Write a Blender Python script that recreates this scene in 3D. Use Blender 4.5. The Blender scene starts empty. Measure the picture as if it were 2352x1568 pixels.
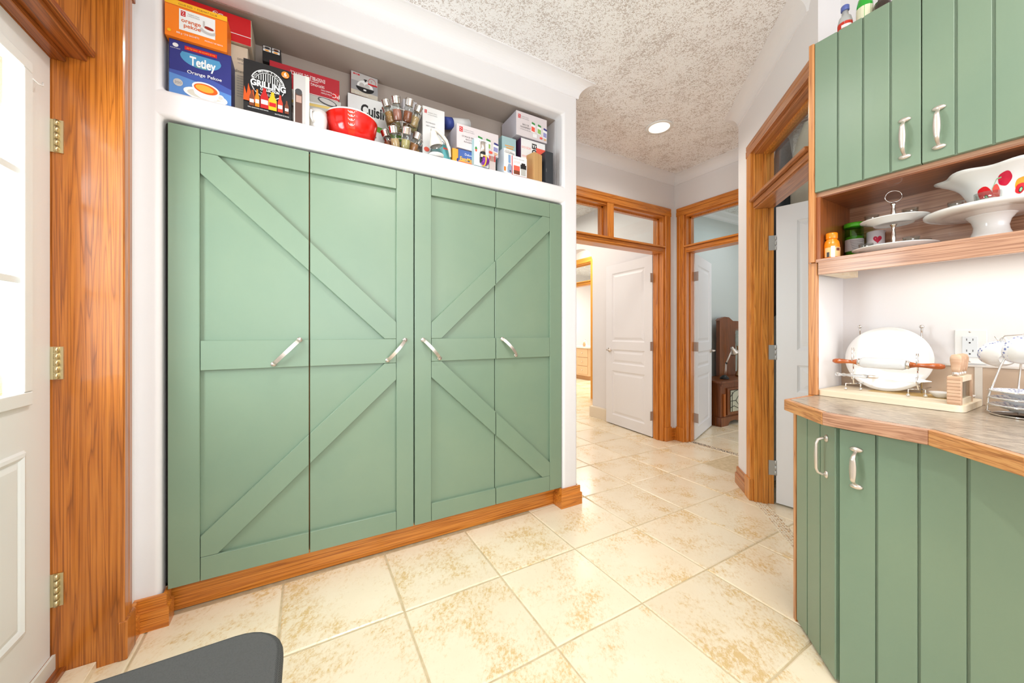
import bpy, math, random
from mathutils import Vector, Matrix
from math import sin, cos, pi, radians, sqrt
random.seed(7)
S = bpy.context.scene
COL = S.collection
# ---------------------------------------------------------------- camera
CAMH = 1.18
cam = bpy.data.objects.new('camera', bpy.data.cameras.new('camera'))
COL.objects.link(cam); S.camera = cam
cam.location = (0, 0, CAMH); cam.rotation_euler = (radians(90), 0, radians(-29.35))
cam.data.sensor_width = 36; cam.data.lens = 838/2352*36; cam.data.shift_y = -22/2352
cam.data.clip_start = .02
# ---------------------------------------------------------------- world, lights, exposure
W = bpy.data.worlds.new('world'); S.world = W; W.use_nodes = True
W.node_tree.nodes['Background'].inputs[0].default_value = (.93, .97, 1, 1)
W.node_tree.nodes['Background'].inputs[1].default_value = 1.3
S.view_settings.view_transform = 'Standard'; S.view_settings.look = 'None'
S.view_settings.gamma = 1; S.view_settings.use_curve_mapping = False
S.view_settings.exposure = 0.42
def light(name, kind, loc, energy, color=(1, 1, 1), size=1, size_y=None, rot=(0, 0, 0), spot=None, aim=None):
    d = bpy.data.lights.new(name, kind); d.energy = energy; d.color = color
    if kind == 'AREA':
        d.size = size
        if size_y: d.shape = 'RECTANGLE'; d.size_y = size_y
    else: d.shadow_soft_size = size
    if spot: d.spot_size = radians(spot); d.spot_blend = .8
    o = bpy.data.objects.new(name, d); COL.objects.link(o); o.location = loc; o.rotation_euler = rot
    if aim: o.rotation_euler = (Vector(aim)-Vector(loc)).to_track_quat('-Z', 'Y').to_euler()
    return o
light('rear_fill_light', 'AREA', (.9, -2.6, 1.6), 31, (.90, .96, 1), 2.4, 1.6, aim=(.9, 2, 1.3))  # unseen area lamp added behind the camera as cool fill
light('door_light', 'AREA', (-1.05, 1.25, 1.5), 36, (.88, .95, 1), .8, 1.0, aim=(1, 1.1, 1.3))
light('room_light', 'AREA', (.75, -.35, 2.83), 19, (1, .98, .95), .7, .7)
light('ceiling_spot', 'SPOT', (.42, 1.12, 2.85), 45, (1, .97, .92), .05, spot=150)
light('hall_spot', 'SPOT', (2.536, 2.03, 2.85), 20, (1, .93, .82), .06, spot=150)
light('hall_room_light', 'AREA', (2.6, 4.2, 2.8), 17, (1, .93, .82), 1.0, 1.6)
light('hall_side_light', 'AREA', (1.9, 3.4, 1.7), 3, (1, .97, .94), 1.2, 1.5, aim=(3.5, 3.4, 1.2))
light('bedroom_light', 'AREA', (5.0, 2.2, 2.75), 7, (.9, .96, 1), .8, .8)
light('passage_light', 'AREA', (3.95, 4.6, 2.75), 14, (1, .9, .74), .5, .8)
light('bath_light', 'AREA', (6.0, 6.6, 2.7), 80, (1, .95, .85), 1.5, 1.5)
light('under_cabinet_light', 'AREA', (2.03, .02, 1.455), .7, (1, .97, .86), .05, .95)
light('coat_closet_light', 'AREA', (2.9, .8, 2.8), 3.5, (1, .97, .92), .4, .4)

# ---------------------------------------------------------------- points on known planes
FX, FY, RX, RY = .4902, .8716, .8716, -.4902
def ray(px, py):
    u = (px-1176)/838; v = (762-py)/838
    return FX+RX*u, FY+RY*u, v
def onY(px, py, Y):
    a, b, v = ray(px, py); d = Y/b; return Vector((d*a, Y, CAMH+v*d))
def onX(px, py, X):
    a, b, v = ray(px, py); d = X/a; return Vector((X, d*b, CAMH+v*d))
def onZ(px, py, Z):
    a, b, v = ray(px, py); d = (Z-CAMH)/v; return Vector((d*a, d*b, Z))

# ---------------------------------------------------------------- materials
def srgb(c):
    if isinstance(c, (int, float)): c = (c, c, c)
    return tuple(((x/255)/12.92 if x/255 <= .04045 else ((x/255+.055)/1.055)**2.4) for x in c)+(1,)
MATS = {}
def mat(name, c, rough=.5, metal=0, coat=0, trans=0, alpha=1, emit=0, ior=1.45, spec=.5):
    if name in MATS: return MATS[name]
    m = bpy.data.materials.new(name); m.use_nodes = True
    b = m.node_tree.nodes['Principled BSDF']; I = b.inputs
    I['Base Color'].default_value = srgb(c); I['Roughness'].default_value = rough; I['Metallic'].default_value = metal
    I['Coat Weight'].default_value = coat; I['Transmission Weight'].default_value = trans; I['IOR'].default_value = ior
    I['Coat Roughness'].default_value = .12; I['Specular IOR Level'].default_value = spec
    if emit: I['Emission Color'].default_value = srgb(c); I['Emission Strength'].default_value = emit
    if alpha < 1: I['Alpha'].default_value = alpha
    MATS[name] = m; return m
def nodes(m): return m.node_tree.nodes, m.node_tree.links, m.node_tree.nodes['Principled BSDF']
def coords(m, scale, rotz=0, rnd=0):
    N, L, b = nodes(m)
    g = N.new('ShaderNodeNewGeometry'); mp = N.new('ShaderNodeMapping')
    rt = N.new('ShaderNodeVectorRotate'); rt.rotation_type = 'Z_AXIS'; rt.inputs['Angle'].default_value = rotz
    L.new(g.outputs['Position'], rt.inputs['Vector']); L.new(rt.outputs[0], mp.inputs['Vector'])
    mp.inputs['Scale'].default_value = scale
    if rnd:
        oi = N.new('ShaderNodeObjectInfo'); mu = N.new('ShaderNodeVectorMath'); mu.operation = 'SCALE'
        mu.inputs[0].default_value = (rnd, rnd*.7, rnd*1.3); L.new(oi.outputs['Random'], mu.inputs['Scale'])
        L.new(mu.outputs[0], mp.inputs['Location'])
    return mp.outputs[0]
def ramp(m, src, stops):
    N, L, b = nodes(m); r = N.new('ShaderNodeValToRGB'); L.new(src, r.inputs[0])
    e = r.color_ramp.elements
    while len(e) < len(stops): e.new(.5)
    for i, (p, c) in enumerate(stops): e[i].position = p; e[i].color = srgb(c)
    return r.outputs[0]
def noise(m, vec, scale, detail=4, rough=.5, dist=0):
    N, L, b = nodes(m); n = N.new('ShaderNodeTexNoise'); L.new(vec, n.inputs['Vector'])
    n.inputs['Scale'].default_value = scale; n.inputs['Detail'].default_value = detail
    n.inputs['Roughness'].default_value = rough; n.inputs['Distortion'].default_value = dist
    return n.outputs['Fac']
def mix(m, fac, a, b2, mode='MIX'):
    N, L, b = nodes(m); x = N.new('ShaderNodeMix'); x.data_type = 'RGBA'; x.blend_type = mode
    for sock, v in ((x.inputs[0], fac), (x.inputs[6], a), (x.inputs[7], b2)):
        if hasattr(v, 'links'): L.new(v, sock)
        else: sock.default_value = v
    return x.outputs[2]
def bump(m, src, strength, dist=.002):
    N, L, b = nodes(m); n = N.new('ShaderNodeBump'); L.new(src, n.inputs['Height'])
    n.inputs['Strength'].default_value = strength; n.inputs['Distance'].default_value = dist
    L.new(n.outputs[0], b.inputs['Normal'])
def oak(name, axis, light_, mid, dark, rot=0, rough=.32, coat=.35):
    if name in MATS: return MATS[name]
    m = mat(name, mid, rough, coat=coat); N, L, b = nodes(m)
    s = {'x': (.028, 1, 1), 'y': (1, .028, 1), 'z': (1, 1, .028)}[axis]
    s2 = {'x': (.012, 1, 1), 'y': (1, .012, 1), 'z': (1, 1, .012)}[axis]
    v = coords(m, s, rot, 3); v2 = coords(m, s2, rot, 3)
    n1 = noise(m, v, 24, 2, .5, .7)           # cathedral bands
    wv = N.new('ShaderNodeMath'); wv.operation = 'MULTIPLY'; wv.inputs[1].default_value = 9; L.new(n1, wv.inputs[0])
    fr = N.new('ShaderNodeMath'); fr.operation = 'FRACT'; L.new(wv.outputs[0], fr.inputs[0])
    c1 = ramp(m, fr.outputs[0], [(0, dark), (.16, mid), (.6, light_), (.93, mid), (1, dark)])
    n2 = noise(m, v2, 190, 3, .6)               # pores
    c2 = ramp(m, n2, [(.38, dark), (.50, 255), (1, 255)])
    c = mix(m, .7, c1, c2, 'MULTIPLY')
    c = mix(m, .38, c, srgb(mid))
    L.new(c, b.inputs['Base Color']); bump(m, n2, .15, .0008)
    return m
OL, OM, OD = (232, 154, 66), (210, 126, 42), (152, 80, 24)
oakx = oak('oak_grain_x', 'x', OL, OM, OD); oaky = oak('oak_grain_y', 'y', OL, OM, OD); oakz = oak('oak_grain_z', 'z', OL, OM, OD)
oakd = oak('oak_grain_diagonal', 'y', (205, 140, 90), (184, 116, 64), (140, 80, 40), rot=radians(45))
oakdz = oak('oak_bold_grain', 'z', (236, 164, 78), (214, 136, 54), (140, 76, 24))
oak2y = oak('oak_cabinet_y', 'y', (208, 164, 134), (188, 140, 110), (148, 100, 78))
oak2z = oak('oak_cabinet_z', 'z', (222, 160, 100), (205, 138, 80), (150, 90, 50))
oak2d = oak('oak_counter_edge', 'y', (226, 170, 110), (206, 142, 84), (156, 98, 60), rot=radians(45))
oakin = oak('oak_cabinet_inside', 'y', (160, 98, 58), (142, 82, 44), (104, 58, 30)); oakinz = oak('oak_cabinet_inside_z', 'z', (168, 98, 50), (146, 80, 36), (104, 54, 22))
oakleft = oak('oak_entry_jamb', 'z', (212, 132, 50), (186, 106, 34), (124, 66, 18), rough=.3, coat=.6)
oaklefty = oak('oak_entry_bar', 'y', (178, 100, 42), (150, 80, 30), (100, 50, 18))
dresserm = oak('dark_oak_dresser', 'z', (150, 84, 38), (122, 64, 26), (74, 38, 16))
white_wall = mat('wall_paint', (237, 234, 235), .55)
_n = noise(white_wall, coords(white_wall, (1, 1, 1)), 90, 3); bump(white_wall, _n, .05, .001)
cool_wall = mat('bedroom_paint', (203, 210, 208), .6)
crownm = mat('crown_paint', (242, 240, 242), .45)
niche_shade = mat('niche_shade', (176, 162, 152), .7)  # wall tone darkened to paint in the shade inside the niche
green = mat('sage_green_paint', (123, 146, 122), .33, spec=.7)
_v = coords(green, (1, 1, 1)); _c = ramp(green, noise(green, _v, 3, 3), [(.3, (121, 144, 122)), (.7, (127, 148, 124))])
green.node_tree.links.new(_c, green.node_tree.nodes['Principled BSDF'].inputs['Base Color'])
bump(green, noise(green, _v, 420, 2), .06, .0006)
doorwhite = mat('door_white_paint', (240, 239, 242), .35)
chrome = mat('chrome', (225, 222, 218), .14, 1)
nickel = mat('brushed_nickel', (222, 212, 204), .36, .85)
brass = mat('worn_brass', (214, 200, 158), .3, 1)
steel = mat('hinge_steel', (196, 196, 196), .4, .5)
porcelain = mat('white_porcelain', (236, 235, 233), .12, coat=.5)
glass = mat('clear_glass', (255, 255, 255), .02, trans=1, ior=1.3)
def thin_glass(name, tint=(255, 255, 255), w=.1):
    m = bpy.data.materials.new(name); m.use_nodes = True; N = m.node_tree.nodes; L = m.node_tree.links
    N.remove(N['Principled BSDF']); t = N.new('ShaderNodeBsdfTransparent'); t.inputs[0].default_value = srgb(tint)
    g = N.new('ShaderNodeBsdfGlossy'); g.inputs['Roughness'].default_value = .02; x = N.new('ShaderNodeMixShader')
    f = N.new('ShaderNodeLayerWeight'); f.inputs['Blend'].default_value = .5
    p = N.new('ShaderNodeMath'); p.operation = 'POWER'; p.inputs[1].default_value = 4; L.new(f.outputs['Facing'], p.inputs[0])
    a = N.new('ShaderNodeMath'); a.operation = 'MULTIPLY_ADD'; a.inputs[1].default_value = .5; a.inputs[2].default_value = w*.5; L.new(p.outputs[0], a.inputs[0])
    L.new(a.outputs[0], x.inputs[0]); L.new(t.outputs[0], x.inputs[1]); L.new(g.outputs[0], x.inputs[2])
    L.new(x.outputs[0], N['Material Output'].inputs[0]); MATS[name] = m; return m
pane_glass = thin_glass('pane_glass', (246, 250, 250), .06)
jar_glass = thin_glass('jar_glass', (236, 239, 237), .17)
def shade(m_, c1, c2, scale, stretch=(1, 1, 1), lo=.35, hi=.65, detail=4, rnd=0, b=None):
    v = coords(m_, stretch, 0, rnd); n = noise(m_, v, scale, detail)
    m_.node_tree.links.new(ramp(m_, n, [(lo, c1), (hi, c2)]), m_.node_tree.nodes['Principled BSDF'].inputs['Base Color'])
    if b: bump(m_, n, b, .001)
    return m_
# floor tile: cream travertine look with ochre blotches
tile = mat('cream_stone_tile', (240, 222, 190), .22, coat=.15); N, L, B_ = nodes(tile)
v = coords(tile, (1, 1, 1), .3, 9); vs = coords(tile, (1, .6, 1), .6, 9)
n1 = noise(tile, v, 3.2, 6, .62); n2 = noise(tile, vs, 75, 6, .75, .2); n3 = noise(tile, v, 5, 5, .6)
c = ramp(tile, n1, [(.3, (248, 234, 208)), (.7, (241, 225, 196))])
mm = N.new('ShaderNodeMath'); mm.operation = 'MULTIPLY'; L.new(n2, mm.inputs[0]); L.new(n3, mm.inputs[1])
f = ramp(tile, mm.outputs[0], [(.24, 0), (.29, 140), (.36, 245)])
c = mix(tile, f, c, srgb((224, 190, 132)))
f2 = ramp(tile, noise(tile, vs, 60, 4, .7), [(.6, 0), (.72, 130)])
c = mix(tile, f2, c, srgb((196, 164, 128)))
oi = N.new('ShaderNodeObjectInfo'); rr = N.new('ShaderNodeMapRange'); rr.inputs[3].default_value = .93; rr.inputs[4].default_value = 1.03
L.new(oi.outputs['Random'], rr.inputs[0]); c = mix(tile, 1, c, rr.outputs[0], 'MULTIPLY')
L.new(c, B_.inputs['Base Color']); bump(tile, n2, .12, .0015)
grout = shade(mat('grout', (206, 186, 150), .8), (198, 178, 142), (214, 196, 162), 30)
# ceiling: knock-down texture, its relief shading painted in as beige speckle
ceil = mat('knockdown_ceiling', (226, 218, 212), .8); N, L, B_ = nodes(ceil)
v = coords(ceil, (1, 1, 1)); n1 = noise(ceil, v, 105, 5, .65, 1.2); n2 = noise(ceil, v, 7, 3, .5); n3 = noise(ceil, v, 34, 3, .6)
ad = N.new('ShaderNodeMath'); ad.operation = 'MULTIPLY_ADD'; ad.inputs[1].default_value = .22; L.new(n2, ad.inputs[0]); L.new(n1, ad.inputs[2])
ad2 = N.new('ShaderNodeMath'); ad2.operation = 'MULTIPLY_ADD'; ad2.inputs[1].default_value = .25; L.new(n3, ad2.inputs[0]); L.new(ad.outputs[0], ad2.inputs[2])
cc = ramp(ceil, ad2.outputs[0], [(.66, (205, 195, 190)), (.725, (255, 254, 255))])
L.new(cc, B_.inputs['Base Color']); bump(ceil, ad2.outputs[0], .35, .004)
# laminate
lam = mat('grey_brown_laminate', (150, 132, 112), .28, coat=.2)
_v = coords(lam, (1, .22, 1)); _a = noise(lam, _v, 130, 4, .7, .4)
lam.node_tree.links.new(ramp(lam, _a, [(.34, (116, 102, 88)), (.5, (168, 152, 134)), (.66, (204, 188, 168))]), lam.node_tree.nodes['Principled BSDF'].inputs['Base Color'])
# woven grey mesh seat
mesh_m = mat('grey_mesh_fabric', (92, 92, 90), .8); N, L, B_ = nodes(mesh_m)
v = coords(mesh_m, (1, 1, 1), .5)
vo = N.new('ShaderNodeTexVoronoi'); vo.inputs['Scale'].default_value = 330; vo.inputs['Randomness'].default_value = .12; L.new(v, vo.inputs['Vector'])
L.new(ramp(mesh_m, vo.outputs['Distance'], [(.2, (34, 35, 36)), (.5, (80, 80, 79))]), B_.inputs['Base Color'])
blackm = mat('black_plastic', (26, 26, 28), .35)
whitep = mat('white_plastic', (238, 237, 235), .35)
bwood = shade(mat('blond_wood', (238, 222, 194), .45), (232, 212, 180), (244, 232, 210), 40, (1, .06, 1), .3, .7)
bwoodf = shade(mat('pink_beech', (214, 176, 146), .5), (202, 160, 130), (224, 190, 160), 60, (1, .1, 1), .3, .7)
redwood = shade(mat('red_brown_wood', (186, 92, 30), .2, coat=.5), (160, 70, 20), (205, 110, 44), 60, (1, .1, 1), .3, .7)

# ---------------------------------------------------------------- mesh builder
class MB:
    def __init__(s, T=None): s.v = []; s.f = []; s.m = []; s.sm = []; s.T = T or Matrix.Identity(4); s.mats = []
    def mi(s, m):
        if m not in s.mats: s.mats.append(m)
        return s.mats.index(m)
    def add(s, vs, fs, m, smooth=False, T=None):
        T = s.T @ T if T is not None else s.T
        o = len(s.v); s.v += [T @ Vector(p) for p in vs]; k = s.mi(m)
        for f in fs: s.f.append([o+i for i in f]); s.m.append(k); s.sm.append(smooth)
        return s
    def box(s, a, b, m, T=None):
        x0, y0, z0 = a; x1, y1, z1 = b
        if x0 > x1: x0, x1 = x1, x0
        if y0 > y1: y0, y1 = y1, y0
        if z0 > z1: z0, z1 = z1, z0
        vs = [(x0, y0, z0), (x1, y0, z0), (x1, y1, z0), (x0, y1, z0), (x0, y0, z1), (x1, y0, z1), (x1, y1, z1), (x0, y1, z1)]
        return s.add(vs, [(3, 2, 1, 0), (4, 5, 6, 7), (0, 1, 5, 4), (1, 2, 6, 5), (2, 3, 7, 6), (3, 0, 4, 7)], m, False, T)
    def prism(s, poly, z0, z1, m, T=None):     # poly in xy, extruded in z
        n = len(poly); vs = [(p[0], p[1], z0) for p in poly]+[(p[0], p[1], z1) for p in poly]
        a = sum(poly[i][0]*poly[(i+1) % n][1]-poly[(i+1) % n][0]*poly[i][1] for i in range(n))
        idx = list(range(n)) if a > 0 else list(range(n))[::-1]
        fs = [idx[::-1], [i+n for i in idx]]+[(idx[i], idx[(i+1) % n], idx[(i+1) % n]+n, idx[i]+n) for i in range(n)]
        return s.add(vs, fs, m, False, T)
    def lathe(s, prof, m, c=(0, 0, 0), seg=28, T=None, smooth=True, wave=None, caps=True):
        vs = []; fs = []; n = len(prof)
        for (r, z) in prof:
            for k in range(seg):
                a = 2*pi*k/seg; q = r
                if wave: q = r*(1+wave[1]*cos(wave[0]*a)*((z-prof[0][1])/max(1e-6, prof[-1][1]-prof[0][1])))
                vs.append((c[0]+q*cos(a), c[1]+q*sin(a), c[2]+z))
        for i in range(n-1):
            for k in range(seg):
                a = i*seg+k; b = i*seg+(k+1) % seg
                fs.append((a, b, b+seg, a+seg))
        if caps:
            if prof[0][0] > 1e-5: fs.append(list(range(seg))[::-1])
            if prof[-1][0] > 1e-5: fs.append([(n-1)*seg+k for k in range(seg)])
        return s.add(vs, fs, m, smooth, T)
    def cyl(s, p0, p1, r, m, seg=12, r1=None): 
        p0 = Vector(p0); p1 = Vector(p1); d = p1-p0
        T = Matrix.Translation(p0) @ d.to_track_quat('Z', 'Y').to_matrix().to_4x4()
        return s.lathe([(r, 0), (r1 if r1 is not None else r, d.length)], m, seg=seg, T=T)
    def ball(s, c, r, m, seg=14, sc=(1, 1, 1)):
        pr = [(max(r*sin(pi*i/8), 1e-6), -r*cos(pi*i/8)) for i in range(9)]
        return s.lathe(pr, m, seg=seg, T=Matrix.Translation(c) @ Matrix.Diagonal((*sc, 1)))
    def tube(s, pts, r, m, seg=8, closed=False, flat=1):
        pts = [Vector(p) for p in pts]; n = len(pts); vs = []; fs = []
        up = Vector((0, 0, 1)); prev = None
        for i, p in enumerate(pts):
            a = pts[(i-1) % n] if (closed or i > 0) else p; b = pts[(i+1) % n] if (closed or i < n-1) else p
            t = (b-a).normalized()
            if prev is None:
                q = t.cross(up)
                if q.length < .1: q = t.cross(Vector((1, 0, 0)))
                q.normalize()
            else:
                q = prev-t*prev.dot(t); q.normalize()
            prev = q; w = t.cross(q)
            rr_ = r[i] if isinstance(r, (list, tuple)) else r
            for k in range(seg):
                an = 2*pi*k/seg; vs.append(p+q*cos(an)*rr_+w*sin(an)*rr_*flat)
        m_ = n if closed else n-1
        for i in range(m_):
            for k in range(seg):
                a = i*seg+k; b = i*seg+(k+1) % seg; c = ((i+1) % n)*seg+(k+1) % seg; d = ((i+1) % n)*seg+k
                fs.append((a, b, c, d))
        if not closed: fs += [list(range(seg))[::-1], [(n-1)*seg+k for k in range(seg)]]
        return s.add(vs, fs, m, True)
ORG = {}
def finish(o, world_origin, parent):
    ORG[o.name] = world_origin; COL.objects.link(o)
    if parent is not None:
        o.parent = parent; o.location = world_origin-ORG[parent.name]
    else: o.location = world_origin
    return o
def build(mb, name, parent=None, label=None, cat=None, group=None, kind=None, bev=0, seg=2, origin=None, ang=40):
    vs = mb.v; lo = Vector([min(p[i] for p in vs) for i in range(3)]); hi = Vector([max(p[i] for p in vs) for i in range(3)])
    og = Vector(origin) if origin is not None else Vector(((lo.x+hi.x)/2, (lo.y+hi.y)/2, lo.z))
    me = bpy.data.meshes.new(name); me.from_pydata([p-og for p in vs], [], mb.f)
    for m_ in mb.mats: me.materials.append(m_)
    me.polygons.foreach_set('material_index', mb.m); me.polygons.foreach_set('use_smooth', mb.sm); me.update()
    o = bpy.data.objects.new(name, me); finish(o, og, parent)
    if bev:
        b = o.modifiers.new('bevel', 'BEVEL'); b.width = bev; b.segments = seg; b.limit_method = 'ANGLE'; b.angle_limit = radians(ang)
        if seg > 1: b.harden_normals = True
        if seg > 1: me.polygons.foreach_set('use_smooth', [True]*len(me.polygons))
    tag(o, label, cat, group, kind); return o
def tag(o, label=None, cat=None, group=None, kind=None):
    if label: o['label'] = label
    if cat: o['category'] = cat
    if group: o['group'] = group
    if kind: o['kind'] = kind
    return o
def thing(name, label, cat, loc, group=None, kind=None):
    o = bpy.data.objects.new(name, None); o.empty_display_size = .05
    finish(o, Vector(loc), None); return tag(o, label, cat, group, kind)
def frame(O, u, n):            # local (a, c, b) -> a along u, y axis = -n (into the wall), z up
    u = Vector(u).normalized(); n = Vector(n).normalized()
    M = Matrix.Identity(4)
    for i in range(3): M[i][0] = u[i]; M[i][1] = -n[i]; M[i][2] = (0, 0, 1)[i]; M[i][3] = O[i]
    return M
def copy_tree(o, loc, rot=None, label=None):
    c = o.copy(); COL.objects.link(c); c.location = loc
    if rot is not None: c.rotation_euler = rot
    if label: c['label'] = label
    for ch in list(o.children):
        k = ch.copy(); COL.objects.link(k); k.parent = c
        for g in ch.children:
            q = g.copy(); COL.objects.link(q); q.parent = k
    ORG[c.name] = Vector(loc); return c
def gridwall(mb, xs, zs, holes, y0, y1, m):    # plate in local xz with holes, thickness y0..y1
    def solid(i, j):
        if i < 0 or j < 0 or i >= len(xs)-1 or j >= len(zs)-1: return False
        cx = (xs[i]+xs[i+1])/2; cz = (zs[j]+zs[j+1])/2
        return not any(h[0] < cx < h[1] and h[2] < cz < h[3] for h in holes)
    idx = {}; vs = []
    def V(i, j, k):
        if (i, j, k) not in idx: idx[(i, j, k)] = len(vs); vs.append((xs[i], (y0, y1)[k], zs[j]))
        return idx[(i, j, k)]
    fs = []
    for i in range(len(xs)-1):
        for j in range(len(zs)-1):
            if not solid(i, j): continue
            fs.append((V(i, j, 0), V(i+1, j, 0), V(i+1, j+1, 0), V(i, j+1, 0)))
            fs.append((V(i, j+1, 1), V(i+1, j+1, 1), V(i+1, j, 1), V(i, j, 1)))
            if not solid(i-1, j): fs.append((V(i, j, 0), V(i, j+1, 0), V(i, j+1, 1), V(i, j, 1)))
            if not solid(i+1, j): fs.append((V(i+1, j, 0), V(i+1, j, 1), V(i+1, j+1, 1), V(i+1, j+1, 0)))
            if not solid(i, j-1): fs.append((V(i, j, 0), V(i, j, 1), V(i+1, j, 1), V(i+1, j, 0)))
            if not solid(i, j+1): fs.append((V(i, j+1, 0), V(i+1, j+1, 0), V(i+1, j+1, 1), V(i, j+1, 1)))
    return mb.add(vs, fs, m)
def sweep(mb, prof, path, m, side=1):          # prof: (out, z); path: xy polyline; out = right of travel * side
    P = [Vector(p) for p in path]; n = len(P); k = len(prof); vs = []; fs = []
    for i in range(n):
        d0 = (P[i]-P[i-1]).normalized() if i else None; d1 = (P[i+1]-P[i]).normalized() if i < n-1 else None
        rn = lambda d: Vector((d.y, -d.x))*side
        if d0 is None: q = rn(d1)
        elif d1 is None: q = rn(d0)
        else:
            a = rn(d0); b = rn(d1); q = (a+b); q = q/(q.length_squared/2) if q.length > .01 else a
        for (o, z) in prof: vs.append((P[i].x+q.x*o, P[i].y+q.y*o, z))
    for i in range(n-1):
        for j in range(k):
            a = i*k+j; b = i*k+(j+1) % k; fs.append((a, b, b+k, a+k))
    fs += [list(range(k))[::-1], [(n-1)*k+j for j in range(k)]]
    return mb.add(vs, fs, m)
# ---------------------------------------------------------------- flat print on a face
_tc = {}
def text_mesh(s, bold=0):
    key = (s, bold)
    if key not in _tc:
        cu = bpy.data.curves.new('txt', 'FONT'); cu.body = s; cu.size = 1; cu.offset = bold; cu.resolution_u = 3
        o = bpy.data.objects.new('txt', cu); COL.objects.link(o)
        dg = bpy.context.evaluated_depsgraph_get(); me = bpy.data.meshes.new_from_object(o.evaluated_get(dg))
        vs = [tuple(p.co) for p in me.vertices]; fs = [tuple(p.vertices) for p in me.polygons]
        bpy.data.objects.remove(o); bpy.data.curves.remove(cu); bpy.data.meshes.remove(me)
        xs = [p[0] for p in vs] or [0]; ys = [p[1] for p in vs] or [0]
        _tc[key] = (vs, fs, min(xs), max(xs), min(ys), max(ys))
    return _tc[key]
class Print:
    def __init__(s, F, w, h, off=.0004): s.mb = MB(F); s.w = w; s.h = h; s.l = off
    def poly(s, pts, m, T=None):
        s.mb.add([(p[0]*s.w, -s.l, p[1]*s.h) for p in pts], [list(range(len(pts)))], m); s.l += .00012; return s
    def rect(s, x0, y0, x1, y1, m): return s.poly([(x0, y0), (x1, y0), (x1, y1), (x0, y1)], m)
    def ell(s, cx, cy, rx, ry, m, a0=0, a1=360, rot=0):   # radii in units of width
        n = 28; k = s.w/s.h; pts = []
        for i in range(n):
            a = radians(a0+(a1-a0)*i/(n-1 if a1-a0 < 360 else n)); x = rx*cos(a); y = ry*sin(a); r = radians(rot)
            pts.append((cx+x*cos(r)-y*sin(r), cy+(x*sin(r)+y*cos(r))*k))
        return s.poly(pts, m)
    def ring(s, cx, cy, r, t, m, a0=0, a1=360):
        n = 36; k = s.w/s.h; vs = []; fs = []
        for i in range(n+1):
            a = radians(a0+(a1-a0)*i/n)
            for q in (r-t, r): vs.append(((cx+q*cos(a))*s.w, -s.l, (cy+q*sin(a)*k)*s.h))
        for i in range(n): fs.append((2*i, 2*i+1, 2*i+3, 2*i+2))
        s.mb.add(vs, fs, m); s.l += .00012; return s
    def text(s, t, cx, cy, hgt, m, w=None, bold=0, flip=False, rot=0, align='c'):
        vs, fs, x0, x1, y0, y1 = text_mesh(t, bold)
        if not vs: return s
        sc = hgt*s.h/.73; sx = sc
        if w: sx = w*s.w/max(1e-6, (x1-x0))
        ox = (x0+x1)/2 if align == 'c' else x0
        r = radians(rot)+(pi if flip else 0); out = []
        for p in vs:
            x = (p[0]-ox)*sx; y = (p[1]-.36)*sc
            out.append((cx*s.w+x*cos(r)-y*sin(r), -s.l, cy*s.h+x*sin(r)+y*cos(r)))
        s.mb.add(out, fs, m); s.l += .00012; return s
    def done(s, parent, name='printed_front', label=None): return build(s.mb, name, parent, label)
def pm(name, c, r=.45): return mat('print_'+name, c, r)
# ================================================================ SETTING
ZC = 2.87; YW = 1.975; XL = -.59; XR = 2.19; s2 = .70710678
# ---- floor: screed under separately laid tiles
mb = MB(); mb.box((-2.2, -3.0, -.05), (9.2, 9.2, -.004), grout)
floor = build(mb, 'floor', label='cream stone-look tiled floor with pale ochre grout lines', kind='structure')
P_ = .457; HB = .454/2
def tile_mesh(k):
    m_ = MB(); r = random.Random(k); h = HB-.0015*r.random()
    e = .004; j = lambda: r.uniform(-.0016, .0016)
    def ringv(d, z):
        pts = []
        for (sx, sy, tx, ty) in ((-1, -1, 1, 0), (1, -1, 0, 1), (1, 1, -1, 0), (-1, 1, 0, -1)):
            for q in range(3):
                f = q/3*2
                pts.append((sx*(h-d)+tx*f*(h-d)+ (j() if q else 0)*abs(ty), sy*(h-d)+ty*f*(h-d)+(j() if q else 0)*abs(tx), z))
        return pts
    r1 = ringv(0, -.006); st = r.getstate(); r2 = [(x*(1-.002/h), y*(1-.002/h), -.0025) for x, y, z in r1]; r3 = [(x*(1-e/h*1.6), y*(1-e/h*1.6), 0) for x, y, z in r1]
    n = 12; vs = r1+r2+r3; fs = []
    for a in (0, n):
        for i in range(n): fs.append((a+i, a+(i+1) % n, a+n+(i+1) % n, a+n+i))
    fs.append([2*n+i for i in range(n)]); m_.add(vs, fs, tile)
    me = bpy.data.meshes.new('floor_tile'); me.from_pydata(m_.v, [], m_.f); me.materials.append(tile); return me
TM = [tile_mesh(k) for k in range(5)]
X0T, Y0T = .818+P_/2, 1.109+P_/2
def want(x, y):
    if -.95 < x < 2.95 and -.4 < y < 2.05: return True
    if 1.3 < x < 3.8 and 1.9 < y < 3.1: return True
    if 1.6 < x < 3.4 and 3.0 < y < 5.6: return True
    if 3.4 < x < 5.3 and 3.95 < y < 5.9: return True
    if 3.5 < x < 5.6 and 1.3 < y < 3.3: return True
    if 4.4 < x < 6.2 and 5.2 < y < 7.4: return True
    return False
for i in range(-6, 16):
    for j in range(-6, 16):
        x = X0T+i*P_; y = Y0T+j*P_
        if want(x, y):
            o = bpy.data.objects.new('floor_tile', random.choice(TM)); COL.objects.link(o); o.parent = floor
            o.location = Vector((x, y, 0))-ORG['floor']; o.rotation_euler = (0, 0, random.choice((0, pi/2, pi, -pi/2)))
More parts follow.
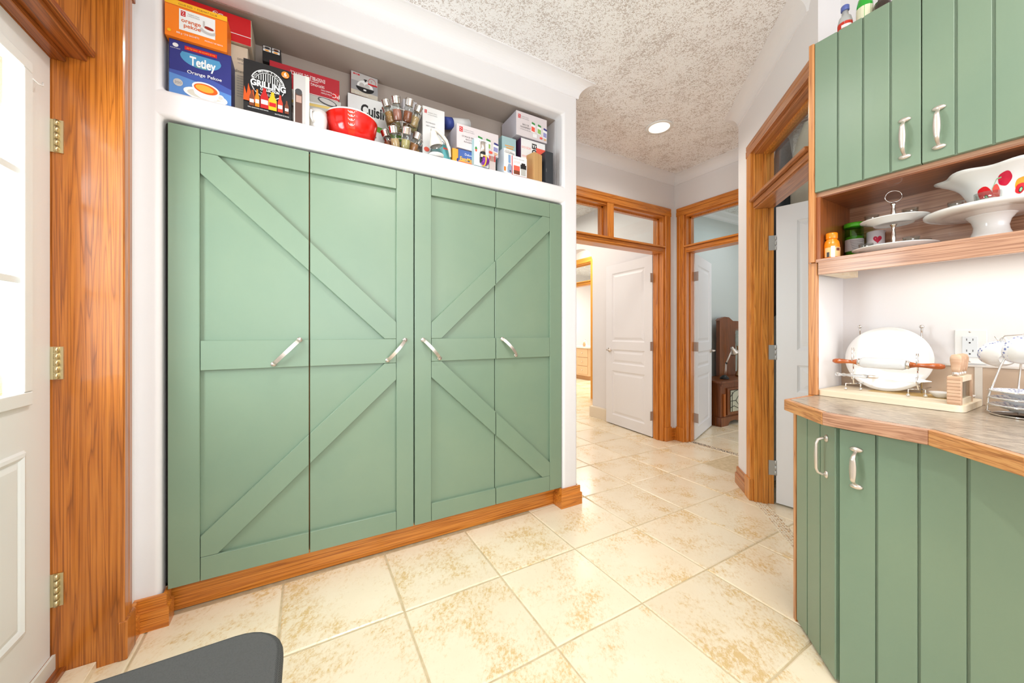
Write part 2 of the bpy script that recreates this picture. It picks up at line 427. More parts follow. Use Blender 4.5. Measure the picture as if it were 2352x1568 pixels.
# ---- pebble strips at the two thresholds
peb = mat('tan_pebbles', (214, 176, 130), .4); N, L, B_ = nodes(peb)
vo = N.new('ShaderNodeTexVoronoi'); vo.inputs['Scale'].default_value = 60; L.new(coords(peb, (1, 1, 1)), vo.inputs['Vector'])
L.new(ramp(peb, vo.outputs['Color'], [(.2, (206, 160, 104)), (.5, (238, 222, 196)), (.8, (178, 140, 104))]), B_.inputs['Base Color'])
def pebbles(p0, p1, w, dark):
    p0 = Vector(p0); p1 = Vector(p1); d = (p1-p0).normalized(); q = Vector((-d.y, d.x)); Ln = (p1-p0).length
    m_ = MB(); t = 0; pm_ = mat('dark_pebbles', (104, 84, 62), .4) if dark else peb
    m_.prism([(p0-q*w)[:2], (p1-q*w)[:2], (p1+q*w)[:2], (p0+q*w)[:2]], -.003, .0012, mat('pebble_mortar', (234, 222, 200), .7))
    while t < Ln:
        for s_ in (-.8, -.4, 0, .4, .8):
            c = p0+d*(t+random.uniform(-.003, .003))+q*(s_*w+random.uniform(-.002, .002)); a = random.uniform(0, pi); rx = random.uniform(.005, .0085); ry = rx*random.uniform(.5, .8)
            T = Matrix.Translation((c.x, c.y, .001)) @ Matrix.Rotation(a, 4, 'Z') @ Matrix.Diagonal((rx, ry, .003, 1))
            m_.lathe([(1, 0), (.8, .6), (.00001, 1)], pm_ if random.random() < .75 else peb, seg=7, T=T)
        t += .0165
    return build(m_, 'pebble_strip', floor, kind='stuff')
pebbles((2.79, 1.41), (2.2, .82), .038, False)
pebbles((3.60, 2.5), (3.60, 1.7), .03, True)
# ---- ceiling
mb = MB(); mb.box((-1.0, -3.0, ZC), (9.2, 9.2, ZC+.1), ceil)
build(mb, 'ceiling', label='textured knockdown ceiling with relief shading painted as beige speckle', kind='structure')
# ---- back wall with closet opening and display niche
NX0, NX1, NZ0, NZ1 = -.512, 1.505, 2.165, 2.65
mb = MB(); gridwall(mb, [XL-.12, NX0, NX1, 1.63], [0, 2.05, NZ0, NZ1, ZC], [(NX0, NX1, 0, 2.05), (NX0, NX1, NZ0, NZ1)], YW, YW+.10, white_wall)
wb = build(mb, 'wall_back', label='white closet wall with rounded corners and a long open niche', kind='structure', bev=.02, seg=4, ang=50)
mb = MB()
t_ = .015
mb.box((NX0, YW+.09, NZ0-t_), (NX1, 2.27, NZ0), white_wall)      # niche floor
mb.box((NX0, YW+.09, NZ1), (NX1, 2.27, NZ1+t_), niche_shade)
mb.box((NX0-.02, 2.27, NZ0-t_), (NX1+.02, 2.285, NZ1+t_), niche_shade)
mb.box((NX0-t_, YW+.09, NZ0), (NX0, 2.28, NZ1), white_wall); mb.box((NX1, YW+.09, NZ0), (NX1+t_, 2.28, NZ1), white_wall)
build(mb, 'niche_lining', wb)
# side wall of closet block and hall walls
mb = MB(); mb.box((1.53, YW+.08, 0), (1.63, 2.63, ZC), white_wall)
build(mb, 'wall_closet_side', label='white end wall of the closet block', kind='structure')
def opening_wall(name, F, w, x0, x1, ztop, thick, m_, label, a0=0, hz=2.87, extra=None):
    mb = MB(F); gridwall(mb, [a0, x0, x1, w], [0, ztop, hz], [(x0, x1, 0, ztop)], 0, thick, m_)
    return build(mb, name, label=label, kind='structure')
Fh = frame((1.63, 2.63, 0), (1, 0, 0), (0, -1, 0))
opening_wall('wall_hall_end', Fh, 1.92, .14, 1.735, 2.43, .12, white_wall, 'white hall end wall around the double-width transom doorway')
Fb = frame((3.53, 2.63, 0), (0, -1, 0), (-1, 0, 0))
opening_wall('wall_hall_side', Fb, 1.03, .13, .95, 2.43, .12, white_wall, 'white hall side wall around the bedroom doorway')
C0 = Vector((2.947, 1.622, 0)); dd = Vector((-s2, -s2, 0)); nd = Vector((-s2, s2, 0))
Fd = frame(C0, dd, nd)
opening_wall('wall_diagonal', Fd, 1.16, .32, 1.109, 2.43, .12, white_wall, 'white wall set at forty-five degrees around the coat closet doorway')
mb = MB(); mb.prism([(2.947, 1.622), (3.53, 1.622), (3.53, 1.5), (3.0, 1.5)], 0, ZC, white_wall)
build(mb, 'wall_hall_return', label='short white wall between the coat closet and bedroom doorways', kind='structure')
mb = MB(); mb.box((XR, -3, 0), (XR+.08, .84, ZC), white_wall); mb.box((1.888, .73, .9115), (XR, .742, 2.36), white_wall)
build(mb, 'wall_right', label='white wall behind the green cabinets and counter', kind='structure', bev=0)
# exterior door wall on the left
Fl = frame((XL, -2.6, 0), (0, 1, 0), (1, 0, 0))     # a = y+2.6
mb = MB(Fl); gridwall(mb, [0, 3.40, 4.45, 4.575], [0, 2.45, ZC], [(3.40, 4.45, 0, 2.45)], 0, .16, white_wall)
build(mb, 'wall_left', label='white wall around the entry door', kind='structure')
# far rooms
mb = MB()
mb.box((3.50, 2.75, 0), (3.62, 3.914, ZC), white_wall)
# arch wall x=3.5, y 3.914..4.6
ay0, ay1, zs_, rise = 3.914, 4.60, 2.19, .21
n = 14; arch = [(ay0+(ay1-ay0)*i/n, zs_+rise*sqrt(max(0, 1-((i/n)*2-1)**2))) for i in range(n+1)]
for i in range(n):
    (ya, za), (yb, zb) = arch[i], arch[i+1]
    vs = [(3.5, ya, za), (3.5, yb, zb), (3.5, yb, ZC), (3.5, ya, ZC), (3.62, ya, za), (3.62, yb, zb), (3.62, yb, ZC), (3.62, ya, ZC)]
    mb.add(vs, [(0, 3, 2, 1), (0, 1, 5, 4), (4, 5, 6, 7)], white_wall)
mb.box((3.50, ay1, 0), (3.62, 6.4, ZC), white_wall)
build(mb, 'wall_arch', label='white hall wall with an arched opening', kind='structure')
mb = MB(); mb.box((1.4, 6.4, 0), (3.62, 6.5, ZC), white_wall); mb.box((1.4, 2.75, 0), (1.5, 6.4, ZC), white_wall)
build(mb, 'wall_hall_far', label='far white wall of the hall room', kind='structure')
Fa = frame((4.40, 6.2, 0), (0, -1, 0), (-1, 0, 0))
opening_wall('wall_passage', Fa, 2.5, .42, 1.246, 2.43, .12, white_wall, 'cream wall around the far bathroom doorway')
mb = MB(); mb.box((3.62, 3.72, 0), (4.4, 3.8, ZC), white_wall); mb.box((3.62, 6.2, 0), (4.4, 6.3, ZC), white_wall)
build(mb, 'wall_passage_end', label='short white end wall of the passage', kind='structure')
mb = MB(); mb.box((4.52, 3.72, 0), (8.0, 3.8, ZC), white_wall); mb.box((8.0, 3.8, 0), (8.1, 8.6, ZC), white_wall); mb.box((4.4, 8.5, 0), (8.0, 8.6, ZC), white_wall); mb.box((4.3, 6.3, 0), (4.42, 8.5, ZC), white_wall)
build(mb, 'wall_bathroom', label='pale bathroom walls far behind the arch', kind='structure')
mb = MB(); mb.box((3.65, 3.10, 0), (6.3, 3.2, ZC), cool_wall); mb.box((6.3, 1.0, 0), (6.4, 3.2, ZC), cool_wall); mb.box((3.65, 2.63, 0), (3.66, 3.10, ZC), cool_wall)
build(mb, 'wall_bedroom', label='pale grey-blue bedroom wall behind the dark dresser', kind='structure')
mb = MB(); mb.box((2.27, .3, 0), (2.30, .84, ZC), cool_wall); mb.box((2.27, .22, 0), (3.9, .3, ZC), cool_wall); mb.box((3.85, .3, 0), (3.93, 1.5, ZC), cool_wall)
build(mb, 'wall_coat_closet', label='grey inner walls of the coat closet', kind='structure')
# ---- cove crown
cove = [(0, 2.785)]+[(.006+.082*(1-cos(radians(90*k/10))), 2.787+.078*sin(radians(90*k/10))) for k in range(11)]+[(.088, ZC+.001), (0, ZC+.001)]
mb = MB(); sweep(mb, cove, [(XL, -2.6), (XL, YW), (1.63, YW), (1.63, 2.63), (3.53, 2.63), (3.53, 1.622), (2.947, 1.622), (2.195, .87), (XR, .84), (XR, -3.0)], crownm)
for s_ in (0,): pass
build(mb, 'trim_1', label='white cove moulding where the walls meet the ceiling', kind='structure')
cove2 = [(0, 2.775), (.02, 2.79), (.035, 2.82), (.085, 2.85), (.10, 2.87), (0, 2.87)]
mb = MB(); sweep(mb, cove2, [(3.66, 3.10), (6.3, 3.10)], crownm)
build(mb, 'trim_2', label='white moulding at the top of the bedroom wall', kind='structure')
# ---- baseboards: two-step oak
bprof = [(0, 0), (.022, 0), (.022, .078), (.013, .082), (.013, .122), (.010, .126), (0, .126)]
def base(name, path, label, m_=None, pr=None):
    mb = MB(); sweep(mb, pr or bprof, path, m_ or oakx); return build(mb, name, label=label, kind='structure')
base('baseboard_left', [(XL, 1.901), (XL, YW), (-.505, YW), (-.505, 2.02)], 'two-step oak baseboard wrapping the corner left of the green closet')
base('baseboard_column', [(1.498, 2.045), (1.498, YW), (1.63, YW), (1.63, 2.629), (1.68, 2.629)], 'two-step oak baseboard wrapping the white column right of the green closet')
base('baseboard_corner', [(3.455, 2.63), (3.53, 2.63), (3.53, 2.59)], 'small oak baseboard in the corner between the two far doorways')
base('baseboard_right', [(3.2, 1.622), (2.947, 1.622), (2.80, 1.475)], 'two-step oak baseboard on the short diagonal wall', oakd)
base('baseboard_hall', [(3.5, 3.55), (3.5, 3.914), (3.62, 3.914)][::-1], 'pale baseboard at the foot of the hall wall behind the open white door', mat('cream_paint', (240, 226, 204), .4), [(0, 0), (.03, 0), (.03, .14), (0, .15)])

# ================================================================ DOORWAYS
def doorway(name, F, x0, x1, label, mull=None, zs=(2.03, 2.10), lo=.09, jm=None, jd=.125, mats=None, plinth=True, left=True, right=True, barlip=.03, stop=(.055, .09), plinth_h=.15):
    """local frame: a along wall, z up, negative y towards the viewer"""
    mz, mx = mats or (oakz, oakx); O = F @ Vector(((x0+x1)/2, 0, 0))
    t = thing(name, label, None, (O.x, O.y, 0), kind='structure')
    cw = lo; H = 2.43
    for side, on in ((0, left), (1, right)):
        if not on: continue
        a = x0-cw if side == 0 else x1; m1 = MB(F)
        pts = [(0, 0), (cw, 0), (cw, -.012), (cw-.008, -.018), (cw*.62, -.018), (cw*.56, -.014), (cw*.5, -.02), (.006, -.02), (0, -.014)]
        if side == 0: pts = [(cw-p[0], p[1]) for p in pts]
        m1.prism([(a+p[0], p[1]) for p in pts], plinth_h if plinth else 0, H+.0, mz); build(m1, 'casing', t)
        if plinth:
            m1 = MB(F); m1.box((a-.003, -.027, 0), (a+cw+.003, 0, plinth_h), mz); build(m1, 'plinth_block', t, bev=.003, seg=1)
        xa = x0 if side == 0 else x1-.018
        m1 = MB(F); m1.box((xa, -.001, 0), (xa+.018, jd, H), jm or mz); build(m1, 'jamb', t, bev=.0015, seg=1)
        xs_ = x0+.018 if side == 0 else x1-.030
        m1 = MB(F); m1.box((xs_, stop[0], 0), (xs_+.012, stop[1], zs[0]), jm or mz); build(m1, 'door_stop', t, bev=.002, seg=1)
    m1 = MB(F); pr = [(0, H), (-.02, H), (-.02, H+cw*.5), (-.014, H+cw*.56), (-.018, H+cw*.62), (-.018, H+cw-.008), (-.012, H+cw), (0, H+cw)]
    for (p, q) in [((x0-cw), (x1+cw))]:
        vs = [(p, y, z) for y, z in pr]+[(q, y, z) for y, z in pr]; k = len(pr)
        m1.add(vs, [list(range(k)), [k+i for i in range(k)][::-1]]+[(i, i+k, (i+1) % k+k, (i+1) % k) for i in range(k)], mx)
    build(m1, 'head_casing', t)
    m1 = MB(F); m1.box((x0+.018, 0, H-.018), (x1-.018, jd, H), mx); build(m1, 'head_jamb', t)
    m1 = MB(F); m1.box((x0+.018, 0, zs[0]), (x1-.018, jd, zs[1]-.015), mx); m1.box((x0-barlip*.3+.018, -barlip, zs[1]-.018), (x1+barlip*.3-.018, jd, zs[1]), mx); m1.box((x0+.018, -.008, zs[0]+.012), (x1-.018, 0, zs[1]-.022), mx)
    build(m1, 'transom_bar', t, bev=.003, seg=2)
    spans = [(x0+.018, x1-.018)]
    if mull:
        m1 = MB(F); m1.box((mull-.035, 0, zs[1]), (mull+.035, jd, H-.018), mz); m1.box((mull-.042, -.018, zs[1]), (mull+.042, 0, H-.0), mz); build(m1, 'mullion', t, bev=.003, seg=1)
        spans = [(x0+.018, mull-.035), (mull+.035, x1-.018)]
    for (p, q) in spans:
        m1 = MB(F); y = jd*.6
        for (a, b, c, d_) in ((p, p+.014, zs[1], H-.018), (q-.014, q, zs[1], H-.018), (p, q, zs[1], zs[1]+.014), (p, q, H-.032, H-.018)):
            m1.box((a, y-.02, c), (b, y+.02, d_), mz)
        build(m1, 'glazing_bead', t)
        m1 = MB(F); m1.box((p+.004, y-.002, zs[1]+.004), (q-.004, y+.002, H-.022), pane_glass); build(m1, 'transom_pane', t)
    return t
PANELS = [(.11, .13, .69), (.11, .78, .96), (.11, 1.06, 1.92)]
def slab(name, parent, hinge, dir_, w, side, panels=PANELS, z0=.012, H=2.02, th=.035, m_=None, xin=.115, knob=True, knob_z=.95):
    """hinge: point, dir_: direction from hinge to free edge, side: normal of the face shown"""
    m_ = m_ or doorwhite
    u = Vector(dir_).normalized(); n = Vector(side).normalized()
    if u.cross(-n).z < 0: F = frame(Vector(hinge)+u*w, -u, n); flip = True
    else: F = frame(hinge, u, n); flip = False
    mb = MB(F)
    zz = [z0]+[z for p in panels for z in p[1:]]+[z0+H]
    x0 = xin; x1 = w-xin
    for back in (0, 1):
        G = F if not back else frame(F @ Vector((w, th, 0)), -Vector(F.col[0][:3]), Vector(F.col[1][:3]))
        m2 = MB(G)
        holes = [(x0, x1, p[1], p[2]) for p in panels]
        xs = [0, x0, x1, w]
        for i in range(3):
            for j in range(len(zz)-1):
                cx = (xs[i]+xs[i+1])/2; cz = (zz[j]+zz[j+1])/2
                if any(h[0] < cx < h[1] and h[2] < cz < h[3] for h in holes): continue
                mb.add([G @ Vector(q) for q in ((xs[i], 0, zz[j]), (xs[i+1], 0, zz[j]), (xs[i+1], 0, zz[j+1]), (xs[i], 0, zz[j+1]))], [(0, 1, 2, 3)], m_, T=F.inverted())
        for h in holes:
            rings = [(0, 0), (.004, .004), (.014, .009), (.026, .009), (.05, .002), (.054, .002)]
            R = []
            for (ins, dep) in rings:
                R.append([(h[0]+ins, dep, h[2]+ins), (h[1]-ins, dep, h[2]+ins), (h[1]-ins, dep, h[3]-ins), (h[0]+ins, dep, h[3]-ins)])
            vs = [G @ Vector(p) for r in R for p in r]; fs = []
            for k in range(len(R)-1):
                for i in range(4): fs.append((4*k+i, 4*k+(i+1) % 4, 4*k+4+(i+1) % 4, 4*k+4+i))
            fs.append([4*(len(R)-1)+i for i in range(4)])
            mb.add(vs, fs, m_, T=F.inverted())
    e = [(0, 0, z0), (w, 0, z0), (w, th, z0), (0, th, z0), (0, 0, z0+H), (w, 0, z0+H), (w, th, z0+H), (0, th, z0+H)]
    mb.add(e, [(3, 2, 1, 0), (4, 5, 6, 7), (1, 2, 6, 5), (3, 0, 4, 7)], m_)
    o = build(mb, name, parent)
    if knob:
        a = (.07 if flip else w-.07)
        for sgn, y in ((-1, 0), (1, th)):
            kb = MB(F); kb.cyl((a, y, knob_z), (a, y+sgn*.008, knob_z), .028, nickel, 18); kb.cyl((a, y+sgn*.008, knob_z), (a, y+sgn*.05, knob_z), .009, nickel, 10)
            d2 = .1 if flip else -.1
            kb.tube([(a, y+sgn*.05, knob_z), (a+d2*.3, y+sgn*.055, knob_z), (a+d2, y+sgn*.05, knob_z-.003)], .008, nickel)
            build(kb, 'lever_handle', o)
    return o, F
def hinges(parent, F, a, y, zs, m_=steel, w=.04, h=.1, name='hinge'):
    for z in zs:
        h_ = MB(F); h_.box((a[0], y[0], z-h/2), (a[1], y[1], z+h/2), m_)
        for q in (-.035, 0, .035): h_.cyl(((a[2] if len(a) > 2 else a[0]), y[0] if len(y) < 3 else y[2], z+q-.015), ((a[2] if len(a) > 2 else a[0]), y[0] if len(y) < 3 else y[2], z+q+.015), .006, m_, 8)
        build(h_, name, parent)
d1 = doorway('door_1', Fh, .14, 1.735, 'white three-panel door standing open in the double-width oak doorway with two glass transoms', mull=.938, jd=.13, left=True)
slab('door_slab', d1, (3.345, 2.77, 0), (.088, 1, 0), .79, (-1, .088, 0))
hinges(d1, Fh, (1.672, 1.717, 1.69), (.128, .134, .137), (.25, 1.02, 1.78))
d2 = doorway('door_2', Fb, .13, .95, 'white three-panel door swung into the bedroom through an oak doorway with one transom', jd=.13, right=True, mats=(oakz, oaky))
slab('door_slab', d2, (3.668, 2.475, 0), (.936, .352, 0), .80, (.352, -.936, 0), xin=.12)
hinges(d2, Fb, (.148, .20, .155), (.128, .134, .137), (.25, 1.02, 1.78))
d3 = doorway('door_3', Fd, .32, 1.109, 'white panelled coat closet door ajar in the diagonal oak doorway with a glass transom', mats=(oakdz, oakd), jd=.118, zs=(2.03, 2.10), stop=(.045, .078))
hp = Fd @ Vector((.340, .130, 0))
slab('door_slab', d3, (hp.x, hp.y, 0), (.21, -.98, 0), .75, (-.98, -.21, 0), knob=False)
hinges(d3, Fd, (.3385, .3410, .341), (.085, .124, .127), (.25, 1.04, 1.79))
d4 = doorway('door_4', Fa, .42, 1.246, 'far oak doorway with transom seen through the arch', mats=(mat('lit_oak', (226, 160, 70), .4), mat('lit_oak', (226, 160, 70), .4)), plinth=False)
# entry door on the left, frame: a = y + 2.6
jd = .15
d5 = thing('door_5', 'white glazed entry door with brass hinges closed in a deep oak frame', None, (XL, 1.4, 0), kind='structure')
m1 = MB(Fl); m1.prism([(4.43-.003, 0), (4.50, 0), (4.50, -.012), (4.494, -.018), (4.47, -.018), (4.465, -.014), (4.46, -.019), (4.43, -.019), (4.4265, -.014)], .14, 2.43, oakleft); build(m1, 'casing', d5)
m1 = MB(Fl); m1.box((4.425, -.026, 0), (4.503, 0, .14), oakleft); build(m1, 'plinth_block', d5, bev=.003, seg=1)
m1 = MB(Fl); m1.box((4.43, -.001, 0), (4.449, .30, 2.43), oakleft); build(m1, 'jamb', d5)
m1 = MB(Fl); m1.box((3.41, -.022, 2.425), (4.515, 0, 2.52), oaklefty); build(m1, 'head_casing', d5, bev=.003, seg=1)
m1 = MB(Fl); m1.box((3.5, 0, 2.40), (4.43, .3, 2.43), oaklefty); build(m1, 'head_jamb', d5)
m1 = MB(Fl); m1.box((3.5, .056, 2.138), (4.43, .158, 2.160), oaklefty); m1.box((3.5, .075, 2.118), (4.43, .158, 2.138), oaklefty); m1.box((3.5, .125, 2.099), (4.43, .158, 2.118), oaklefty)
m1.box((3.5, .158, 2.098), (4.43, .30, 2.16), oaklefty); build(m1, 'transom_bar', d5, bev=.002, seg=1)
m1 = MB(Fl); m1.box((3.5, .17, 2.16), (4.43, .174, 2.40), pane_glass); build(m1, 'transom_pane', d5)
m1 = MB(Fl); m1.box((3.41, 0, 0), (3.5, .3, 2.43), oakleft); build(m1, 'casing', d5)
# slab at x = -.75 => local y=.16
entry = mat('entry_door_paint', (236, 237, 236), .38)
yd = .16; a0, a1 = 3.515, 4.425; wz0, wz1 = .975, 2.0; wa0, wa1 = 3.69, 4.30
m1 = MB(Fl); gridwall(m1, [a0, wa0, wa1, a1], [.09, wz0, wz1, 2.098], [(wa0, wa1, wz0, wz1)], yd, yd+.045, entry)
es = build(m1, 'door_slab', d5, bev=.0015, seg=1)
# raised lower panel moulding
for (pa, pb, pz0, pz1) in ((3.64, 4.295, .26, .82),):
    R = []; m1 = MB(Fl)
    for ins, dep in ((0, 0), (.006, -.007), (.016, -.009), (.024, -.004), (.028, .0), (.045, -.006), (.05, -.006)):
        R.append([(pa+ins, yd+dep, pz0+ins), (pb-ins, yd+dep, pz0+ins), (pb-ins, yd+dep, pz1-ins), (pa+ins, yd+dep, pz1-ins)])
    vs = [p for r in R for p in r]; fs = [(4*k+i, 4*k+(i+1) % 4, 4*k+4+(i+1) % 4, 4*k+4+i) for k in range(len(R)-1) for i in range(4)]+[[4*(len(R)-1)+i for i in range(4)]]
    m1.add(vs, fs, entry); build(m1, 'raised_panel', es)
m1 = MB(Fl)
fw = .045
for (a, b, c, e_) in ((wa0-.012, wa1+.012, wz0-.02, wz0+.022), (wa0-.012, wa1+.012, wz1-.022, wz1+.012), (wa0-.0118, wa0+.028, wz0+.0222, wz1-.0222), (wa1-.028, wa1+.0118, wz0+.0222, wz1-.0222)):
    m1.box((a, yd-.012, c), (b, yd+.02, e_), entry)
build(m1, 'window_frame', es, bev=.004, seg=2)
for z in (1.335, 1.66):
    m1 = MB(Fl); m1.box((wa0+.02, yd-.002, z-.011), (wa1-.02, yd+.02, z+.011), entry); build(m1, 'muntin', es, bev=.003, seg=2)
for a in (3.885, 4.105):
    m1 = MB(Fl); m1.box((a-.011, yd-.001, wz0+.02), (a+.011, yd+.021, wz1-.02), entry); build(m1, 'muntin', es, bev=.003, seg=2)
for i, (aa, ab) in enumerate(((3.718, 3.874), (3.896, 4.094), (4.116, 4.272))):
    for (za, zb) in ((.997, 1.324), (1.346, 1.649), (1.671, 1.978)):
        m1 = MB(Fl); m1.box((aa, yd+.022, za), (ab, yd+.026, zb), pane_glass); build(m1, 'window_pane', es)
m1 = MB(Fl); hk = onX(60, 160, XL-.16); ha = hk.y+2.6
m1.tube([(ha, yd-.002, hk.z), (ha+.004, yd-.01, hk.z-.02), (ha+.012, yd-.02, hk.z-.03), (ha+.024, yd-.024, hk.z-.028), (ha+.03, yd-.022, hk.z-.015)], .0022, whitep, 6); build(m1, 'cup_hook', es)
for z in (.31, 1.075, 1.84):
    m1 = MB(Fl); m1.box((4.4245, .13, z-.055), (4.4298, .172, z+.055), brass)
    for q in (-.044, -.022, 0, .022, .044): m1.cyl((4.421, .145, z+q-.0095), (4.421, .145, z+q+.0095), .0062, brass, 10)
    build(m1, 'brass_hinge', d5)
m1 = MB(Fl); m1.box((3.5, .150, .028), (4.43, .158, .092), mat('sweep_white', (226, 224, 216), .5)); build(m1, 'door_sweep', d5)
m1 = MB(Fl); m1.box((3.5, .125, .028), (4.43, .22, .042), oaklefty); build(m1, 'threshold', d5)
mb = MB(); mb.box((-1.0, .9, -.004), (-.643, 1.83, .026), tile); build(mb, 'door_sill', d5, bev=.002, seg=1)
# ---- recessed ceiling light
def downlight(x, y, label):
    t = thing('ceiling_light', label, 'light', (x, y, ZC-.01))
    m1 = MB(); m1.lathe([(.082, -.006), (.104, -.008), (.108, -.002), (.1, .0), (.082, 0)], whitep, (x, y, ZC), 32, caps=False); build(m1, 'trim_ring', t)
    m1 = MB(); m1.lathe([(.082, -.006), (.07, -.001), (.00001, -.0005)], mat('can_interior', (255, 250, 240), .5, emit=.75), (x, y, ZC), 32, caps=False); build(m1, 'lens', t)
p_ = onZ(1514, 292, ZC); downlight(p_.x, p_.y, 'round white recessed light in the textured hall ceiling')
# entry window looks out on the bright world and an added daylight lamp
# ================================================================ GREEN CLOSET
closet = thing('closet', 'wide sage-green closet with four barn-style bifold leaves and steel pulls', 'closet', (.505, 2.0, 0))
YP, YT = 2.000, 1.983            # panel face, trim face
ZB, ZTp = .130, 2.036
leafx = [(-.494, .0085), (.0135, .5045), (.5105, 1.001), (1.0055, 1.499)]
stx = [(-.494, -.3925), (.4138, .5045), (.5105, .602), (1.404, 1.499)]
def clip(poly, a, b):            # clip polygon to a <= x <= b
    for lim, sg in ((a, 1), (b, -1)):
        out = []
        for i in range(len(poly)):
            p, q = poly[i], poly[(i+1) % len(poly)]; ip = (p[0]-lim)*sg >= 0; iq = (q[0]-lim)*sg >= 0
            if ip: out.append(p)
            if ip != iq:
                t = (lim-p[0])/(q[0]-p[0]); out.append((lim, p[1]+t*(q[1]-p[1])))
        poly = out
        if not poly: return []
    return poly
MR0, MR1, TR0, BR1 = 1.017, 1.143, 1.938, .228
def brace(xo, xc, up):           # outer stile edge, centre stile edge
    sg = 1 if xc > xo else -1; g = .0012
    xo += g*sg; xc -= g*sg
    if up: z0, z1, k = TR0-g, MR1+g, 1
    else: z0, z1, k = BR1+g, MR0-g, -1
    a, b = .058, .088
    return [(xo, z0), (xo+a*sg, z0), (xc, z1+b*k), (xc, z1), (xc-a*sg, z1), (xo, z0-b*k)]
BR = [brace(-.3925, .4138, 1), brace(-.3925, .4138, 0), brace(1.404, .602, 1), brace(1.404, .602, 0)]
XZ = frame((0, 0, 0), (1, 0, 0), (0, -1, 0))
def xzprism(mb, poly, y0, y1, m):  # poly in x,z ; front y0, back y1
    n = len(poly); a = sum(poly[i][0]*poly[(i+1) % n][1]-poly[(i+1) % n][0]*poly[i][1] for i in range(n))
    if a < 0: poly = poly[::-1]
    vs = [(p[0], y0, p[1]) for p in poly]+[(p[0], y1, p[1]) for p in poly]
    fs = [list(range(n)), list(range(2*n-1, n-1, -1))]+[(i, i+n, (i+1) % n+n, (i+1) % n) for i in range(n)]
    return mb.add(vs, fs, m)
def strap_handle(parent, p0, p1, y):
    m1 = MB(); a = Vector(p0); b = Vector(p1); d = (b-a).normalized(); n_ = 14; pts = []
    for i in range(n_+1):
        t = i/n_; e = sin(pi*t)**.55 if 0 < t < 1 else 0
        pts.append(a+(b-a)*t+Vector((0, -1, 0))*(.006+.030*e))
    wdt = d.cross(Vector((0, 1, 0)))*.0085; vs = []; fs = []
    for p in pts: vs += [p+wdt, p-wdt, p-wdt+Vector((0, .003, 0)), p+wdt+Vector((0, .003, 0))]
    for i in range(n_):
        for k in range(4): fs.append((4*i+k, 4*i+(k+1) % 4, 4*i+4+(k+1) % 4, 4*i+4+k))
    fs += [(3, 2, 1, 0), (4*n_, 4*n_+1, 4*n_+2, 4*n_+3)]
    m1.add(vs, fs, nickel, False)
    for p in (a, b): m1.cyl(p+Vector((0, .002, 0)), p+Vector((0, -.007, 0)), .0115, nickel, 16)
    return build(m1, 'handle', parent)
HL = [((-.132, 1.034), (-.030, 1.143)), ((.368, 1.033), (.457, 1.137)), ((.648, 1.033), (.554, 1.137)), ((1.141, 1.035), (1.045, 1.137))]
for k, (xa, xb) in enumerate(leafx):
    m1 = MB(); m1.box((xa, YP, ZB), (xb, YP+.018, ZTp), green); leaf = build(m1, 'door_leaf', closet, bev=.0012, seg=1)
    sa, sb = stx[k]
    m1 = MB(); m1.box((sa, YT, ZB), (sb-.0005, YP, ZTp), green); build(m1, 'stile', leaf, bev=.0015, seg=1)
    ra, rb = (sb+.0015, xb) if k in (0, 2) else (xa, sa-.0015)
    for (za, zb) in ((ZB, BR1), (MR0, MR1), (TR0, ZTp)):
        m1 = MB(); m1.box((ra, YT, za), (rb, YP, zb), green); build(m1, 'rail', leaf, bev=.0015, seg=1)
    for b in BR:
        c = clip(b, ra, rb)
        if len(c) > 2:
            m1 = MB(); xzprism(m1, c, YT, YP, green); build(m1, 'brace', leaf, bev=.0015, seg=1)
    (hx0, hz0), (hx1, hz1) = HL[k]
    strap_handle(leaf, (hx0, YT-.001, hz0), (hx1, YT-.001, hz1), YT)
m1 = MB(); m1.box((-.507, 2.047, 0), (1.503, 2.065, .128), oakx); build(m1, 'toe_kick', closet)
m1 = MB(); 
dk = mat('closet_dark_interior', (40, 36, 32), .9)
m1.box((-.51, 2.02, .128), (1.503, 2.6, .14), dk); m1.box((-.508, 2.02, .13), (-.495, 2.6, 2.04), dk); m1.box((1.50, 2.02, .13), (1.504, 2.6, 2.04), dk); m1.box((-.508, 2.02, 2.04), (1.5, 2.6, 2.05), dk); m1.box((-.51, 2.6, .0), (1.504, 2.61, 2.05), dk)
m1.box((.003, 2.019, .13), (.019, 2.03, 2.04), mat('raw_edge', (150, 96, 40), .6)); build(m1, 'carcass', closet)

# ================================================================ NICHE SHELF ITEMS
ZS = NZ0+.001
paper_w = pm('white', (240, 240, 240)); paper_g = pm('grey', (196, 192, 190)); ink = pm('black', (26, 24, 26)); red = pm('red', (206, 20, 28)); dred = pm('dark_red', (150, 20, 34))
orange = pm('orange', (250, 130, 18)); yellow = pm('yellow', (250, 186, 30)); navy = pm('navy', (48, 52, 128)); blue = pm('blue', (92, 140, 206)); lblue = pm('light_blue', (130, 170, 214))
cream = pm('cream', (222, 208, 186)); greenp = pm('lime', (118, 176, 50)); silver = pm('silver', (186, 184, 178)); dgrey = pm('dark_grey', (70, 68, 70)); midg = pm('mid_grey', (132, 130, 132))
kraft = pm('kraft', (206, 162, 106)); teal = pm('teal', (96, 170, 176)); pale_blue = pm('pale_blue', (176, 208, 212)); tea = pm('tea_orange', (236, 92, 16)); amber = pm('amber', (250, 170, 60)); coral = pm('coral', (240, 96, 76)); leafg = pm('leaf_green', (60, 140, 70)); purple = pm('purple', (110, 50, 150)); brown = pm('brown', (120, 60, 36))
lidred = pm('tea_red', (160, 40, 20))
